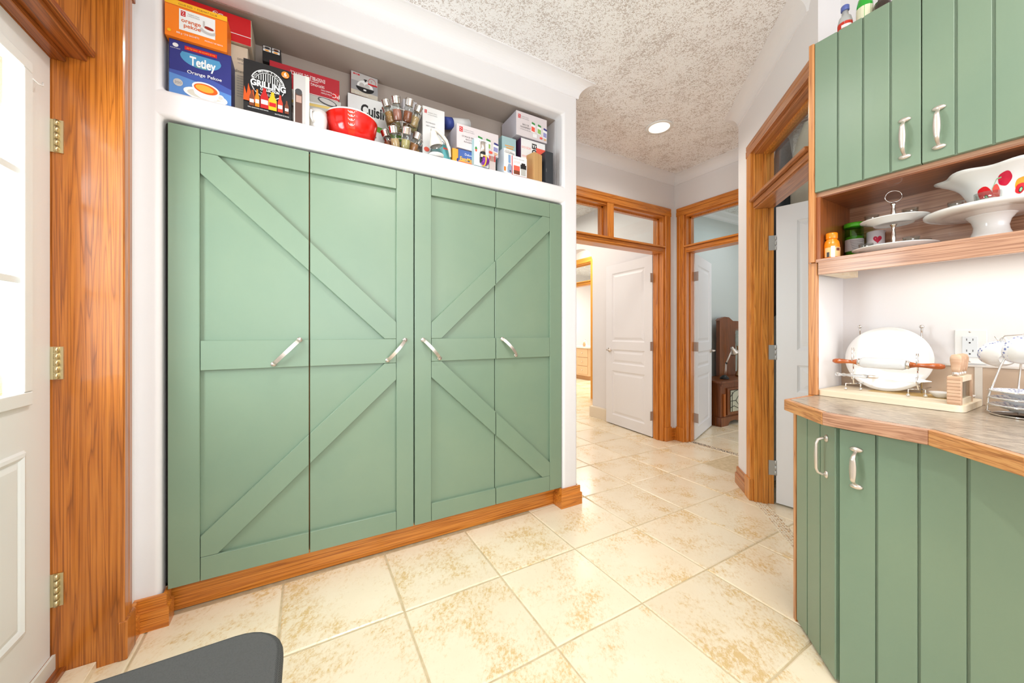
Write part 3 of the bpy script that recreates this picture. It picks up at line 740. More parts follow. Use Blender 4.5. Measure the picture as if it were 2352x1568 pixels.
def carton(name, label, Y, pxl, pxr, pyt, depth, face, side=None, zb=ZS, zt=None, yaw=0, bottom=None, cat='box', group=None, xl=None, xr=None):
    a = onY(pxl, pyt, Y); b = onY(pxr, pyt, Y)
    X0 = a.x if xl is None else xl; X1 = b.x if xr is None else xr; z1 = a.z if zt is None else zt
    w = X1-X0; h = z1-zb; F = frame((X0, Y, zb), (cos(yaw), sin(yaw), 0), (sin(yaw), -cos(yaw), 0))
    t = thing(name, label, cat, F @ Vector((w/2, depth/2, 0)), group)
    m1 = MB(F); m1.box((0, 0, 0), (w, depth, h), side or face)
    build(m1, 'carton', t, bev=.0012, seg=1)
    P = Print(F, w, h)
    if side and face is not side: P.rect(.005, .005, .995, .995, face)
    return t, P, F, w, h
def swirl_logo(P, cx, cy, r, bg=True):
    if bg: P.rect(cx-r*.75, cy-r*P.w/P.h*1.1, cx+r*.75, cy+r*P.w/P.h*1.1, red)
    k = P.w/P.h
    P.ring(cx-.15*r, cy+.35*r*k, r*.42, r*.14, paper_w, -60, 190); P.ring(cx+.1*r, cy-.35*r*k, r*.42, r*.14, paper_w, 100, 340)
# 1 blue tea box
t, P, F, w, h = carton('tea_box', 'dark blue tea box with a cup of orange tea, left end of the niche', 2.0, 388, 531, 86, .096, navy, side=navy)
P.poly([(.0, .0), (1, 0), (1, .22), (.8, .30), (.6, .33), (.35, .34), (.15, .36), (0, .38)], blue)
P.poly([(0, .38), (.3, .34), (1, .22), (1, .33), (.7, .42), (.3, .44), (0, .44)], pm('mid_blue', (66, 88, 168)))
P.ell(.5, .76, .33, .2, pm('badge_blue', (80, 150, 196)), 180, 360); P.poly([(.17, .76), (.83, .76), (.8, .82), (.2, .82)], pm('badge_blue', (80, 150, 196)))
P.rect(.24, .865, .76, .935, red); P.text('300 TEA BAGS  300 SACHETS DE THE', .5, .9, .025, yellow, w=.46)
P.text('Tetley', .53, .69, .17, paper_w, w=.42, bold=.03); P.text('SINCE 1837', .5, .595, .025, greenp)
P.text('Orange Pekoe', .56, .47, .062, paper_w, w=.56, bold=.01)
P.ell(.10, .90, .045, .04, paper_w); P.text('RAINFOREST', .1, .84, .018, paper_w)
P.ell(.14, .22, .075, .075, paper_g); P.text('300', .14, .22, .05, midg)
P.ell(.58, .09, .36, .13, paper_w, rot=-5); P.ell(.58, .10, .30, .09, pm('saucer_shadow', (214, 208, 196))); P.poly([(.36, .22), (.80, .16), (.76, .05), (.66, .02), (.5, .03), (.4, .09)], paper_w)
P.ell(.58, .22, .225, .125, paper_w, rot=-6); P.ell(.58, .215, .195, .10, tea, rot=-6); P.ell(.56, .22, .15, .07, amber, rot=-6)
P.ring(.82, .12, .06, .02, paper_w); P.text('945 g', .88, .05, .03, paper_w); P.done(t)
zt1 = F @ Vector((0, 0, h)); zt1 = zt1.z
# 2 orange box on top
t, P, F, w, h = carton('tea_box', 'orange tea box with a yellow top band stacked on the dark blue tea box', 1.985, 378, 521.5, 11, .096, orange, zb=zt1+.001, zt=2.545)
P.rect(0, .86, 1, 1, yellow); P.rect(0, .845, 1, .86, pm('deep_orange', (214, 90, 10)))
P.text('CLUB SIZE  •  FORMAT CLUB', .52, .925, .05, brown, w=.62); P.rect(.22, .24, .80, .80, paper_w)
swirl_logo(P, .285, .69, .05); P.text('orange', .41, .52, .11, pm('deep_orange', (214, 90, 10)), w=.31, bold=.015); P.text('pekoe', .43, .39, .11, pm('deep_orange', (214, 90, 10)), w=.27, bold=.015)
P.text("President's Choice", .45, .72, .035, midg, w=.18); P.text("le Choix du President", .45, .67, .03, midg, w=.2)
P.ell(.68, .40, .13, .06, paper_g, rot=-8); P.ell(.69, .46, .10, .055, paper_w, rot=-8); P.ell(.695, .495, .085, .032, lidred, rot=-8); P.rect(.60, .5, .63, .66, paper_g)
P.text('880 g • 216 SACHETS', .36, .14, .05, paper_w, w=.36); P.ell(.07, .14, .03, .03, yellow); P.text('PRODUCT OF KENYA', .78, .13, .04, paper_w, w=.3); P.done(t)
# cream box behind, red box on it
t, P, F, w, h = carton('box', 'tall cream cardboard box printed with small black type, behind the blue tea box', 2.10, 500, 569, 100, .14, cream, xl=-.40, zt=2.508)
P.text('compact', .86, .83, .045, ink, w=.22); P.text('small appliance', .86, .775, .025, midg, w=.2); P.text('aliment', .80, .66, .045, ink, w=.2)
for k in range(9): P.text('robot compact multi', .84, .6-.035*k, .018, midg, w=.2)
P.done(t)
t, P, F, w, h = carton('box', 'glossy red gift box with a white scribble, highest in the niche at its left end', 2.085, 378, 577, 48, .16, red, side=cream, zb=2.512, zt=2.635, xl=-.50)
P.rect(0, .30, 1, .325, paper_w); P.text('PC', .55, .78, .20, paper_w); P.ring(.52, .85, .03, .006, paper_w, 0, 270); P.done(t)
# black recipe box at the back
t, P, F, w, h = carton('box', 'black box with small food photographs on top of the dark red serving set box', 2.16, 588, 645, 97, .09, ink, side=ink, zb=2.511, xl=-.19)
for (x, c1, c2) in ((.04, paper_g, dgrey), (.52, paper_g, brown)):
    P.rect(x, .82, x+.42, .96, c1); P.ell(x+.22, .87, .15, .06, ink); P.ell(x+.22, .88, .12, .035, c2)
    P.rect(x, .64, x+.42, .78, paper_w); P.ell(x+.2, .7, .13, .05, amber)
P.done(t)
# white jug blob behind grilling box left: jar
# grilling box
t, P, F, w, h = carton('sauce_gift_box', 'black barbecue sauce gift box with white grill emblem and sauce bottles', 1.99, 559, 669, 132, .07, ink, side=ink)
P.ring(.5, .60, .36, .018, paper_w); P.ring(.5, .60, .28, .012, paper_w)
for k in range(11):
    x = .26+.048*k; dy = sqrt(max(0, .26**2-(x-.5)**2))*w/h; P.rect(x-.008, .60-dy*.98, x+.008, .60+dy*.98, paper_w)
P.poly([(.12, .68), (.14, .57), (.90, .50), (.90, .60)], ink); P.rect(.22, .42, .8, .53, ink)
s_ = "GRILL MASTER'S ULTIMATE"
for k, ch in enumerate(s_):
    a = radians(168-156*k/(len(s_)-1)); P.text(ch, .5+.315*cos(a), .60+.315*sin(a)*w/h, .038, paper_w, rot=math.degrees(a)-90, bold=.02)
P.text('GRILLING', .51, .575, .12, paper_w, w=.74, bold=.04); P.text('COLLECTION', .54, .475, .05, paper_w, w=.40, bold=.04)
P.ell(.87, .885, .085, .085, orange); P.text('6', .87, .90, .07, paper_w, bold=.03); P.text('SAUCES', .87, .85, .02, paper_w)
P.poly([(.0, .18), (.02, .45), (.07, .30), (.10, .52), (.15, .36), (.20, .42), (.24, .18)], pm('flame', (230, 84, 20)))
for (x, w_, hh, c1, c2) in ((.17, .10, .30, brown, paper_w), (.28, .09, .34, orange, paper_w), (.43, .17, .40, pm('ketchup', (190, 24, 24)), paper_w), (.60, .17, .36, yellow, red), (.76, .11, .34, pm('hot_red', (226, 60, 40)), paper_w), (.90, .09, .26, brown, paper_w)):
    P.poly([(x-w_/2, .10), (x+w_/2, .10), (x+w_/2, .10+hh*.55), (x+w_*.22, .10+hh*.8), (x+w_*.18, .10+hh), (x-w_*.18, .10+hh), (x-w_*.22, .10+hh*.8), (x-w_/2, .10+hh*.55)], c1)
    P.rect(x-w_*.42, .10+hh*.2, x+w_*.42, .10+hh*.42, c2)
P.text('GRILL SEASONING AND SAUCES', .3, .065, .022, paper_w, w=.42); P.text('BOUTEILLES DE SAUCE', .8, .04, .022, paper_w, w=.3); P.done(t)
# pale mill box
t, P, F, w, h = carton('box', 'pale grey box with a pepper mill picture beside the black barbecue gift box', 1.995, 674, 710.5, 167, .08, paper_g, side=cream)
P.rect(.1, .0, .55, .62, pm('mill_brown', (90, 62, 52))); P.ell(.32, .64, .22, .22, dgrey); P.rect(.16, .42, .50, .56, pm('mill_rose', (186, 150, 136))); P.rect(.75, 0, 1, 1, pm('stripe', (222, 216, 208))); P.done(t)
# cutlery box + red serving box on it
t, P, F, w, h = carton('box', 'silver box with a cutlery photograph under the dark red serving set box', 2.13, 640, 783, 230, .13, silver, side=silver, zb=2.312, zt=2.395, xl=-.07)
P.poly([(0, .18), (.95, .42), (1, .5), (.95, .56), (0, .36)], pm('gold', (226, 196, 110))); P.poly([(0, .36), (.6, .5), (.9, .6), (0, .5)], pm('bright', (226, 226, 226)))
P.ell(.72, .78, .2, .08, dgrey, rot=-10); P.ell(.72, .80, .17, .055, paper_g, rot=-10); P.done(t)
t, P, F, w, h = carton('box', 'dark red serving set box lying upside down with white lettering', 2.135, 619, 779.5, 137, .13, pm('crimson', (178, 22, 40)), zb=2.396, zt=2.510)
P.text('ENSEMBLE DE SERVICE', .53, .74, .17, paper_w, w=.50, flip=True); P.text('SERVING SET', .62, .47, .12, paper_w, w=.30, flip=True)
P.rect(.47, .60, .68, .62, paper_w); P.ell(.945, .22, .055, .055, red); P.text('PC', .945, .22, .2, paper_w, flip=True); P.text('le Choix du President', .8, .2, .08, paper_w, w=.16, flip=True); P.text("President's Choice", .8, .32, .08, paper_w, w=.16, flip=True)
P.rect(.4, .02, .98, .04, paper_w); P.done(t)
t, P, F, w, h = carton('box', 'plain grey box supporting the silver cutlery box', 2.14, 640, 740, 280, .11, silver, side=silver, zt=2.3115, xl=-.07, xr=.058)
P.rect(0, .55, 1, .8, pm('bright', (226, 226, 226))); P.done(t)
# white mug
c = onY(730, 280, 2.04); t = thing('mug', 'plain white ceramic mug between the pale box and the red bowl', 'mug', (c.x, c.y, ZS))
m1 = MB(); m1.lathe([(.03, 0), (.038, .02), (.042, .06), (.040, .095), (.036, .092), (.036, .02), (.00001, .01)], porcelain, (c.x, c.y, ZS)); build(m1, 'cup', t)
m1 = MB(); m1.tube([(c.x-.02, c.y-.036, ZS+.08), (c.x-.03, c.y-.056, ZS+.07), (c.x-.03, c.y-.058, ZS+.04), (c.x-.02, c.y-.038, ZS+.025)], .005, porcelain); build(m1, 'mug_handle', t)
# red measuring bowl
bc = Vector((.206, 2.095, ZS))
t = thing('mixing_bowl', 'glossy red mixing bowl with a printed measuring strip', 'bowl', bc)
redm = mat('red_melamine', (224, 24, 14), .16, coat=.5)
prof = [(.050, 0), (.082, .006), (.106, .030), (.119, .062), (.125, .092), (.1275, .114), (.129, .118)]
m1 = MB(); m1.lathe(prof+[(.125, .118), (.121, .092), (.115, .065), (.102, .035), (.08, .012), (.00001, .01)], redm, bc, 48); build(m1, 'bowl_body', t)
m1 = MB(); m1.lathe([(.1245, .1185), (.1285, .1185), (.1295, .125), (.125, .128), (.122, .122)], porcelain, bc, 48); build(m1, 'cream_rim', t)
def on_bowl(a, z, off):
    for (r0, z0), (r1, z1) in zip(prof, prof[1:]):
        if z0 <= z <= z1: r = r0+(r1-r0)*(z-z0)/(z1-z0); break
    return (bc.x+(r+off)*cos(a), bc.y+(r+off)*sin(a), bc.z+z)
strip_m = pm('strip_orange', (238, 50, 20), .25); ac = radians(-96); da = .155
vs = []; fs = []; nz = 10
for i in range(nz+1):
    z = .012+.105*i/nz
    for a in (ac-da, ac-da/3, ac+da/3, ac+da): vs.append(on_bowl(a, z, .001))
for i in range(nz):
    for k in range(3): fs.append((4*i+k, 4*i+k+1, 4*i+5+k, 4*i+4+k))
m1 = MB(); m1.add(vs, fs, strip_m); build(m1, 'measuring_strip', t)
m1 = MB()
for s_, z in (('0.5L', .106), ('1.0L', .089), ('1.5L', .071), ('2.0L', .050)):
    tv, tf, x0, x1, y0, y1 = text_mesh(s_, .03); sc = .0095; out = []
    for p in tv: out.append(on_bowl(ac+((p[0]-(x0+x1)/2)*sc)/.13, z+(p[1]-.35)*sc, .0016))
    m1.add(out, tf, paper_w)
    for (rx, rz) in ((.016, .0075),):
        q = []; nn = 20
        for i in range(nn+1):
            a2 = pi+pi*i/nn
            for e in (1, .88): q.append(on_bowl(ac+rx*e*cos(a2)/.13, z+.005+rz*1.5*e*sin(a2), .0014))
        m1.add(q, [(2*i, 2*i+1, 2*i+3, 2*i+2) for i in range(nn)], paper_w)
build(m1, 'measuring_marks', t)
t = thing('storage_container', 'white plastic container resting inside the red mixing bowl', 'container', (bc.x+.01, bc.y, ZS+.05))
m1 = MB(); m1.lathe([(.05, 0), (.07, .05), (.08, .074)], whitep, (bc.x+.005, bc.y, ZS+.04), 32); build(m1, 'tub', t)
m1 = MB(); m1.box((bc.x+.0, bc.y-.05, ZS+.1145), (bc.x+.11, bc.y+.05, ZS+.148), whitep); build(m1, 'lid', t, bev=.008, seg=3)
# cuisin... box
t, P, F, w, h = carton('appliance_box', 'white appliance box with bold black lettering and a green stripe, behind the red bowl', 2.228, 798, 940, 210, .038, paper_w, side=dgrey, zt=2.520, xr=.50)
P.poly([(0, .64), (1, .52), (1, .42), (0, .56)][::1], greenp); P.text('Cuisinart', .58, .80, .17, ink, w=.70, bold=.035); P.text('COMPACT PORTABLE', .80, .545, .04, paper_w, w=.3)
P.ell(.25, .42, .26, .075, dgrey, rot=-8); P.ell(.26, .44, .2, .03, midg, rot=-8); P.text('CPS', .75, .3, .08, midg); P.done(t)
# egg cooker box
t, P, F, w, h = carton('appliance_box', 'small egg cooker box with a grey photo stacked on the lettered white box', 2.226, 806, 868, 153, .035, paper_g, side=pm('maroon', (130, 40, 40)), zb=2.522, zt=2.648, yaw=radians(3))
P.rect(0, .0, 1, .2, pm('sand', (206, 196, 180))); P.rect(0, .2, 1, .62, pm('table', (160, 158, 160))); P.rect(.08, .88, .32, .94, red); P.text('DASH', .2, .91, .035, paper_w)
P.ell(.52, .42, .30, .26, paper_w, 0, 180); P.ell(.40, .46, .10, .12, paper_g); P.ell(.60, .46, .10, .12, paper_g); P.ell(.52, .40, .34, .2, ink, 180, 360); P.rect(.46, .26, .56, .33, paper_w); P.rect(.5, .67, .56, .76, ink); P.ell(.53, .76, .07, .025, ink)
P.ring(.78, .74, .15, .012, red); P.text('7', .76, .76, .09, red); P.rect(.62, .60, .98, .66, red); P.text('EGG COOKER', .4, .08, .05, paper_w, w=.5); P.done(t)
# spice carousel
sc_ = Vector((.469, 2.098, ZS)); 
rack = thing('spice_rack', 'chrome revolving spice rack with two tiers of glass jars', 'rack', sc_)
m1 = MB(); m1.lathe([(.075, 0), (.078, .004), (.07, .01), (.015, .014)], chrome, sc_); build(m1, 'base', rack)
m1 = MB(); m1.cyl(sc_, sc_+Vector((0, 0, .27)), .006, chrome); build(m1, 'post', rack)
for z, r in ((.060, .085), (.010, .060), (.218, .085), (.166, .060)):
    m1 = MB(); pts = [(sc_.x+r*cos(2*pi*k/32), sc_.y+r*sin(2*pi*k/32), sc_.z+z) for k in range(32)]; m1.tube(pts, .0016, chrome, 6, closed=True)
    for k in range(4): m1.cyl(sc_+Vector((0, 0, z)), sc_+Vector((r*cos(k*pi/2+.4), r*sin(k*pi/2+.4), z)), .0014, chrome, 6)
    build(m1, 'wire_ring', rack)
spices = [((200, 150, 90), 'pale tan'), ((170, 110, 60), 'brown'), ((196, 182, 120), 'greenish'), ((214, 180, 130), 'sandy'), ((150, 80, 40), 'dark brown'), ((188, 120, 100), 'reddish')]
jar0 = None
def spice_jar(c):
    t = thing('spice_jar', '', 'jar', (0, 0, 0), 'spice jars in the revolving chrome rack')
    m1 = MB(); m1.lathe([(.019, 0), (.0205, .004), (.0205, .058), (.017, .066), (.0175, .072)], jar_glass, (0, 0, 0), 18, caps=False); build(m1, 'glass_body', t, origin=(0, 0, 0))
    m1 = MB(); m1.lathe([(.0185, .003), (.0185, .045), (.00001, .047)], c, (0, 0, 0), 16); build(m1, 'spice', t, origin=(0, 0, 0))
    m1 = MB(); m1.lathe([(.0185, .068), (.019, .070), (.0195, .093), (.0205, .096), (.019, .0985), (.00001, .0985)], chrome, (0, 0, 0), 18); build(m1, 'lid', t, origin=(0, 0, 0)); return t
pro = []
for k, (cc_, nm) in enumerate(spices):
    sm_ = shade(mat('spice_%d' % k, cc_, .9), tuple(int(q*.8) for q in cc_), tuple(min(255, int(q*1.12)) for q in cc_), 500, lo=.4, hi=.6)
    pro.append(spice_jar(sm_)); pro[-1].scale = (1.18, 1.18, 1.18)
used = set()
order = [('second', 0), ('third', 1)]
tier = ((.008, .060, 'lower'), (.166, .060, 'upper'))
names8 = ['far back', 'back left', 'left side', 'front left', 'front centre', 'front right', 'right side', 'back right']
for (z, r, tn) in tier:
    for k in range(8):
        a = radians(92+45*k + (10 if tn == 'upper' else 0)); tilt = radians(19)
        loc = sc_+Vector((cos(a)*r, sin(a)*r, z+.004)); q = Matrix.Rotation(a, 4, 'Z') @ Matrix.Rotation(tilt, 4, 'Y')
        pi_ = (k*5+(2 if tn == 'upper' else 0)) % 6
        lb = 'glass spice jar with chrome lid and %s contents, %s of the %s tier' % (spices[pi_][1], names8[k], tn)
        if pi_ not in used:
            used.add(pi_); o = pro[pi_]; o.location = loc; o.rotation_euler = q.to_euler(); o['label'] = lb
        else: copy_tree(pro[pi_], loc, q.to_euler(), lb)
# small pale box behind rack
t, P, F, w, h = carton('box', 'small pale lilac box half hidden behind the spice rack', 2.2, 926, 958, 226, .06, pm('lilac', (206, 202, 206)))
P.text('PC', .5, .85, .05, midg); P.done(t)
# food processor box
t, P, F, w, h = carton('appliance_box', 'tall white food processor box with a clear bowl picture and red corner logo', 2.10, 964, 1021, 239, .15, paper_w, side=paper_g, xl=.585)
swirl_logo(P, .14, .91, .07); P.text("President's Choice", .45, .90, .02, midg, w=.4); P.text('le Choix du President', .45, .865, .02, midg, w=.42)
P.text('FOOD PROCESSOR', .36, .72, .022, dgrey, w=.42); P.text('ROBOT CULINAIRE', .36, .66, .022, dgrey, w=.40); P.rect(.40, .30, .86, .55, pm('bowl_grey', (214, 214, 216))); P.ell(.62, .34, .2, .07, coral); P.ell(.55, .37, .08, .05, red); P.ell(.72, .37, .07, .04, pm('tomato', (230, 120, 90)))
P.rect(.58, .42, .64, .55, ink); P.ring(.88, .42, .09, .02, ink, -90, 90); P.rect(.38, .55, .88, .565, midg); P.poly([(.36, .30), (.88, .30), (.94, .12), (.32, .12)], pm('base_grey', (222, 222, 226))); P.ell(.18, .24, .12, .1, coral); P.done(t)
# teal box low
t, P, F, w, h = carton('box', 'low teal box partly behind the white handheld grater', 2.03, 982, 1035, 322, .04, teal, xl=.63)
P.rect(.55, .72, .9, .82, coral); P.rect(.1, .1, .5, .5, pm('teal_dark', (60, 130, 140))); P.done(t)
# handheld grater
gp = onY(1002, 345, 1.995); g0 = Vector((gp.x, gp.y, ZS))
t = thing('handheld_grater', 'white handheld grater with a curved handle over a clear cup', 'kitchen tool', g0)
gw = mat('cream_plastic', (228, 222, 212), .3)
m1 = MB(); T = Matrix.Translation(g0+Vector((0, 0, .055))) @ Matrix.Rotation(radians(-14), 4, 'Y'); m1.lathe([(.034, 0), (.036, .006), (.030, .03), (.020, .055), (.018, .075), (.012, .085), (.00001, .088)], gw, T=T, caps=False); m1.lathe([(.030, .002), (.026, .02), (.00001, .03)], mat('drum', (180, 172, 168), .4), T=T, caps=False); build(m1, 'drum_housing', t)
m1 = MB(); pts = [g0+Vector(p) for p in ((-.028, 0, .138), (0, 0, .146), (.03, 0, .130), (.058, 0, .10), (.076, 0, .06), (.082, 0, .015))]; m1.tube(pts, [.010, .012, .012, .011, .009, .006], gw, 10); build(m1, 'curved_handle', t)
m1 = MB(); m1.lathe([(.032, 0), (.034, .02), (.028, .05)], jar_glass, g0+Vector((.002, 0, .002)), 24, caps=False); m1.lathe([(.04, 0), (.042, .006), (.03, .01)], whitep, g0+Vector((-.0, 0, 0))); build(m1, 'clear_cup', t)
# blue cap canister
b0 = onY(1029, 283, 2.2); t = thing('canister', 'white canister with a blue cap lying behind the storage bin box', 'canister', (b0.x, b0.y, ZS))
dz = Vector((.93, .1, .25)).normalized(); q0 = Vector((b0.x-.02, b0.y, b0.z-.005)); m1 = MB(); m1.cyl(q0, q0+dz*.045, .036, mat('royal_blue', (66, 84, 168), .4), 24); build(m1, 'cap', t)
m1 = MB(); m1.cyl(q0+dz*.045, q0+dz*.17, .034, paper_w, 24); build(m1, 'body', t)
# supports and the two bin boxes
def binbox(label, Y, pxl, pxr, pyt, zb, zt, storage, depth=.2, yaw=0):
    t, P, F, w, h = carton('storage_bin_box', label, Y, pxl, pxr, pyt, depth, pm('lilac_white', (222, 212, 214)), side=pm('bin_side', (196, 190, 198)), zb=zb, zt=zt, yaw=yaw)
    swirl_logo(P, .10, .80, .05); P.text("President's Choice", .27, .82, .045, midg, w=.24); P.text('le Choix du President', .28, .745, .045, midg, w=.26)
    if storage: P.text('STORAGE BIN SET', .30, .53, .065, dgrey, w=.36); P.text('BACS DE', .30, .42, .065, dgrey, w=.18); P.text('RANGEMENT', .30, .31, .065, dgrey, w=.26)
    else: P.text('BACS DE', .30, .50, .075, dgrey, w=.20); P.text('RANGEMENT', .30, .39, .075, dgrey, w=.32); P.text('STORAGE BIN SET', .30, .29, .04, midg, w=.34)
    for (x, y, c1, c2) in ((.54, .52, leafg, coral), (.74, .50, leafg, pm('veg', (150, 190, 100))), (.93, .42, navy, pm('peri', (150, 150, 200)))):
        P.poly([(x-.08, y-.22), (x+.06, y-.26), (x+.07, y+.08), (x-.07, y+.12)], paper_w); P.poly([(x-.06, y-.18), (x+.05, y-.21), (x+.055, y-.02), (x-.055, y+.01)], c2); P.poly([(x-.05, y+.12), (x+.06, y+.08), (x+.06, y+.16), (x-.04, y+.20)], c1)
    P.rect(.52, .08, .66, .24, paper_w); P.ell(.80, .14, .05, .03, coral); P.ell(.93, .12, .04, .03, pm('sandy', (222, 180, 140))); P.done(t)
    sp = Print(F @ Matrix.Rotation(radians(90), 4, 'Z') @ Matrix.Rotation(0, 4, 'X'), depth, h)
    return t
binbox('white storage bin set box with small food pictures, resting on low boxes', 2.02, 1048.7, 1144.8, 281.7, 2.262, 2.403, True)
binbox('white storage bin box with green-clipped tubs, top right of the niche', 2.05, 1185.5, 1256, 253, 2.462, 2.620, False)
# easy mac box + orange neighbour
t, P, F, w, h = carton('box', 'blue pasta box with yellow and white lettering under the storage bin set box', 2.025, 1053, 1092, 345, .12, pm('mac_blue', (70, 100, 170)), zt=2.258)
P.text('EasyMac', .5, .42, .26, yellow, w=.82, bold=.03); P.text('Deluxe', .62, .74, .15, paper_w, w=.5); P.rect(0, .0, 1, .22, coral); P.rect(0, .22, 1, .27, amber); P.done(t)
t, P, F, w, h = carton('box', 'narrow orange and yellow box left of the blue pasta box', 2.03, 1038, 1051, 343, .12, amber, zt=2.257, xl=.742, xr=.785)
P.ell(.9, .3, .3, .3, navy); P.done(t)
# mill packs
t, P, F, w, h = carton('wine_tool_pack', 'white hanging pack holding a steel and black pepper mill', 1.985, 1092, 1126, 317, .04, paper_w, side=pale_blue, xl=.86, xr=.955)
P.text('KITCHEN', .6, .93, .07, midg, w=.5); P.ell(.13, .62, .08, .12, leafg); P.ell(.13, .55, .07, .08, coral); P.done(t)
tt = t; cx = F @ Vector((w*.52, -.004, 0)); 
m1 = MB(); m1.cyl(cx+Vector((0, -.010, h*.48)), cx+Vector((0, -.010, h*.86)), .0155, nickel, 20); build(m1, 'steel_mill', tt)
m1 = MB(); m1.cyl(cx+Vector((0, -.010, h*.36)), cx+Vector((0, -.010, h*.48)), .017, blackm, 20); m1.cyl(cx+Vector((0, -.010, h*.12)), cx+Vector((0, -.010, h*.3)), .018, blackm, 20); build(m1, 'black_grip', tt)
m1 = MB(); P = Print(F @ Matrix.Translation((0, -.030, 0)), w, h); P.rect(.3, .26, .95, .37, cream); P.ell(.52, .31, .05, .05, orange); P.rect(.88, .24, .95, .37, red); P.done(tt, 'paper_band')
c = onY(1114, 378, 1.968); t = thing('toy_ball', 'small purple and yellow ball at the shelf edge in front of the mill pack', 'ball', (c.x, 1.985, ZS))
m1 = MB(); cb = Vector((c.x, 1.966, ZS+.027)); m1.ball(cb, .026, pm('ball_purple', (120, 40, 150), .25), 20); build(m1, 'ball', t)
m1 = MB(); m1.tube([cb+Vector((-.006+.0*k, 0, 0))+Vector((0, .027*cos(a), .027*sin(a))) for k, a in enumerate([2*pi*i/24 for i in range(24)])], .004, yellow, 6, closed=True); build(m1, 'yellow_band', t)
t, P, F, w, h = carton('box', 'small beige box between the mill pack and the chopper box', 2.02, 1120, 1133, 352, .05, pm('beige_pack', (214, 200, 196)), xl=.975, xr=1.02)
P.rect(.1, .6, .9, .9, pm('pack_pic', (180, 140, 130))); P.rect(.8, .6, .95, .98, red); P.done(t)
# chopper box, rotated
t, P, F, w, h = carton('appliance_box', 'white chopper box with a blue hand blender picture at the shelf edge', 1.99, 1149, 1175, 336, .075, paper_w, side=pm('ice', (206, 216, 226)), yaw=radians(8), xl=1.062, xr=1.150)
P.text('NON-SLIP', .45, .93, .04, midg, w=.6); P.text('CHOPPER', .5, .86, .075, dgrey, w=.85, bold=.01); P.rect(.38, .45, .58, .78, lblue); P.poly([(.3, .05), (.8, .05), (.8, .25), (.6, .42), (.4, .42), (.3, .25)], pm('blender_blue', (150, 172, 200))); P.ell(.55, .13, .07, .07, dgrey); P.rect(-.0, .08, .16, .25, orange); P.done(t)
t, P, F, w, h = carton('box', 'pale blue box with yellow lettering behind the chopper box', 2.09, 1160, 1192, 317, .11, pale_blue, side=pm('pale_blue_side', (150, 190, 196)), zt=2.452, xl=1.10, xr=1.205)
P.rect(.22, .79, .86, .81, amber); P.rect(.3, .74, .8, .765, amber); P.ell(.6, .42, .2, .06, dgrey); P.rect(.68, .44, .72, .6, dgrey); P.done(t)
t, P, F, w, h = carton('appliance_box', 'white appliance box with sideways black lettering under the top right bin box', 2.06, 1200, 1254, 316, .15, paper_w, side=pm('plum', (90, 50, 90)), zt=2.458, xl=1.225, xr=1.418)
P.text('BLACK+DECKER', .22, .8, .05, coral, w=.36); P.text('FOOD PROCESSOR', .2, .6, .04, coral, w=.3)
P.text('CUDEI', .54, .68, .13, ink, rot=90, bold=.03)
P.rect(.62, .70, 1, .86, coral); P.ell(.72, .52, .08, .13, midg); P.ell(.72, .52, .05, .08, dgrey); P.done(t)
t, P, F, w, h = carton('appliance_box', 'small white and red grinder box in front of the tan carton', 1.99, 1177, 1210, 356, .07, paper_w, side=red)
P.text('BLACK+DECKER', .45, .86, .045, dgrey, w=.75); P.text('COFFEE AND', .3, .72, .03, coral, w=.4); P.text('SPICE GRINDER', .3, .66, .03, coral, w=.45); P.rect(.08, .25, .5, .5, coral); P.rect(.08, .05, .5, .25, brown); P.rect(.55, .38, .95, .62, ink); P.rect(.62, .60, .88, .70, ink); P.rect(.58, .05, .92, .40, silver); P.done(t)
t, P, F, w, h = carton('box', 'plain tan cardboard carton near the right end of the niche', 1.99, 1224, 1246, 347, .10, kraft, yaw=radians(14), side=kraft, xl=1.285, xr=1.36)
build(MB(F).box((w*.49, -.0006, .01), (w*.51, 0, h-.002), pm('kraft_seam', (186, 140, 88))), 'seam', t)
t, P, F, w, h = carton('box', 'narrow matte black box at the right end of the niche', 1.995, 1246, 1268, 344, .10, pm('charcoal', (50, 54, 60)), xl=1.378, xr=1.438)
P.text('SERIES', .08, .4, .03, midg, rot=90); P.done(t)
# ================================================================ CABINETS ON THE RIGHT
def bead_door(parent, F, a0, a1, z0, z1, n, th=.018, bp=None):
    m1 = MB(F); m1.box((a0, .007, z0), (a1, th, z1), green); d = build(m1, 'door', parent)
    e = bp or [a0+(a1-a0)*i/n for i in range(n+1)]
    for i in range(n):
        l = e[i]+(.0028 if i else 0); r = e[i+1]-(.0028 if i < n-1 else 0)
        m1 = MB(F); m1.box((l, 0, z0), (r, .0072, z1), green); build(m1, 'board', d, bev=.0022, seg=2)
    return d
def leaf_handle(parent, F, a, z0, z1):
    m1 = MB(F); L_ = z1-z0; vs = []; fs = []; n = 16; k = 10
    for i in range(n+1):
        t = i/n; z = z0+.006+(L_-.012)*t; s_ = sin(pi*t); out = -.004-.026*min(1, s_*1.9)**.8
        wd = .0042+.0052*s_**1.2; tk = .0035
        for q in range(k):
            an = 2*pi*q/k; vs.append((a+wd*cos(an), out+tk*sin(an), z))
    for i in range(n):
        for q in range(k): fs.append((i*k+q, (i+1)*k+q, (i+1)*k+(q+1) % k, i*k+(q+1) % k))
    fs += [list(range(k)), [n*k+q for q in range(k)][::-1]]
    m1.add(vs, fs, nickel, True)
    for z in (z0+.002, z1-.002):
        T = Matrix.Translation((a, 0, z)) @ Matrix.Rotation(radians(90), 4, 'X') @ Matrix.Diagonal((.0165, .0085, 1, 1))
        m1.lathe([(1, -.001), (1, .004), (.8, .0075), (.00001, .009)], nickel, seg=20, T=T)
    return build(m1, 'handle', parent)
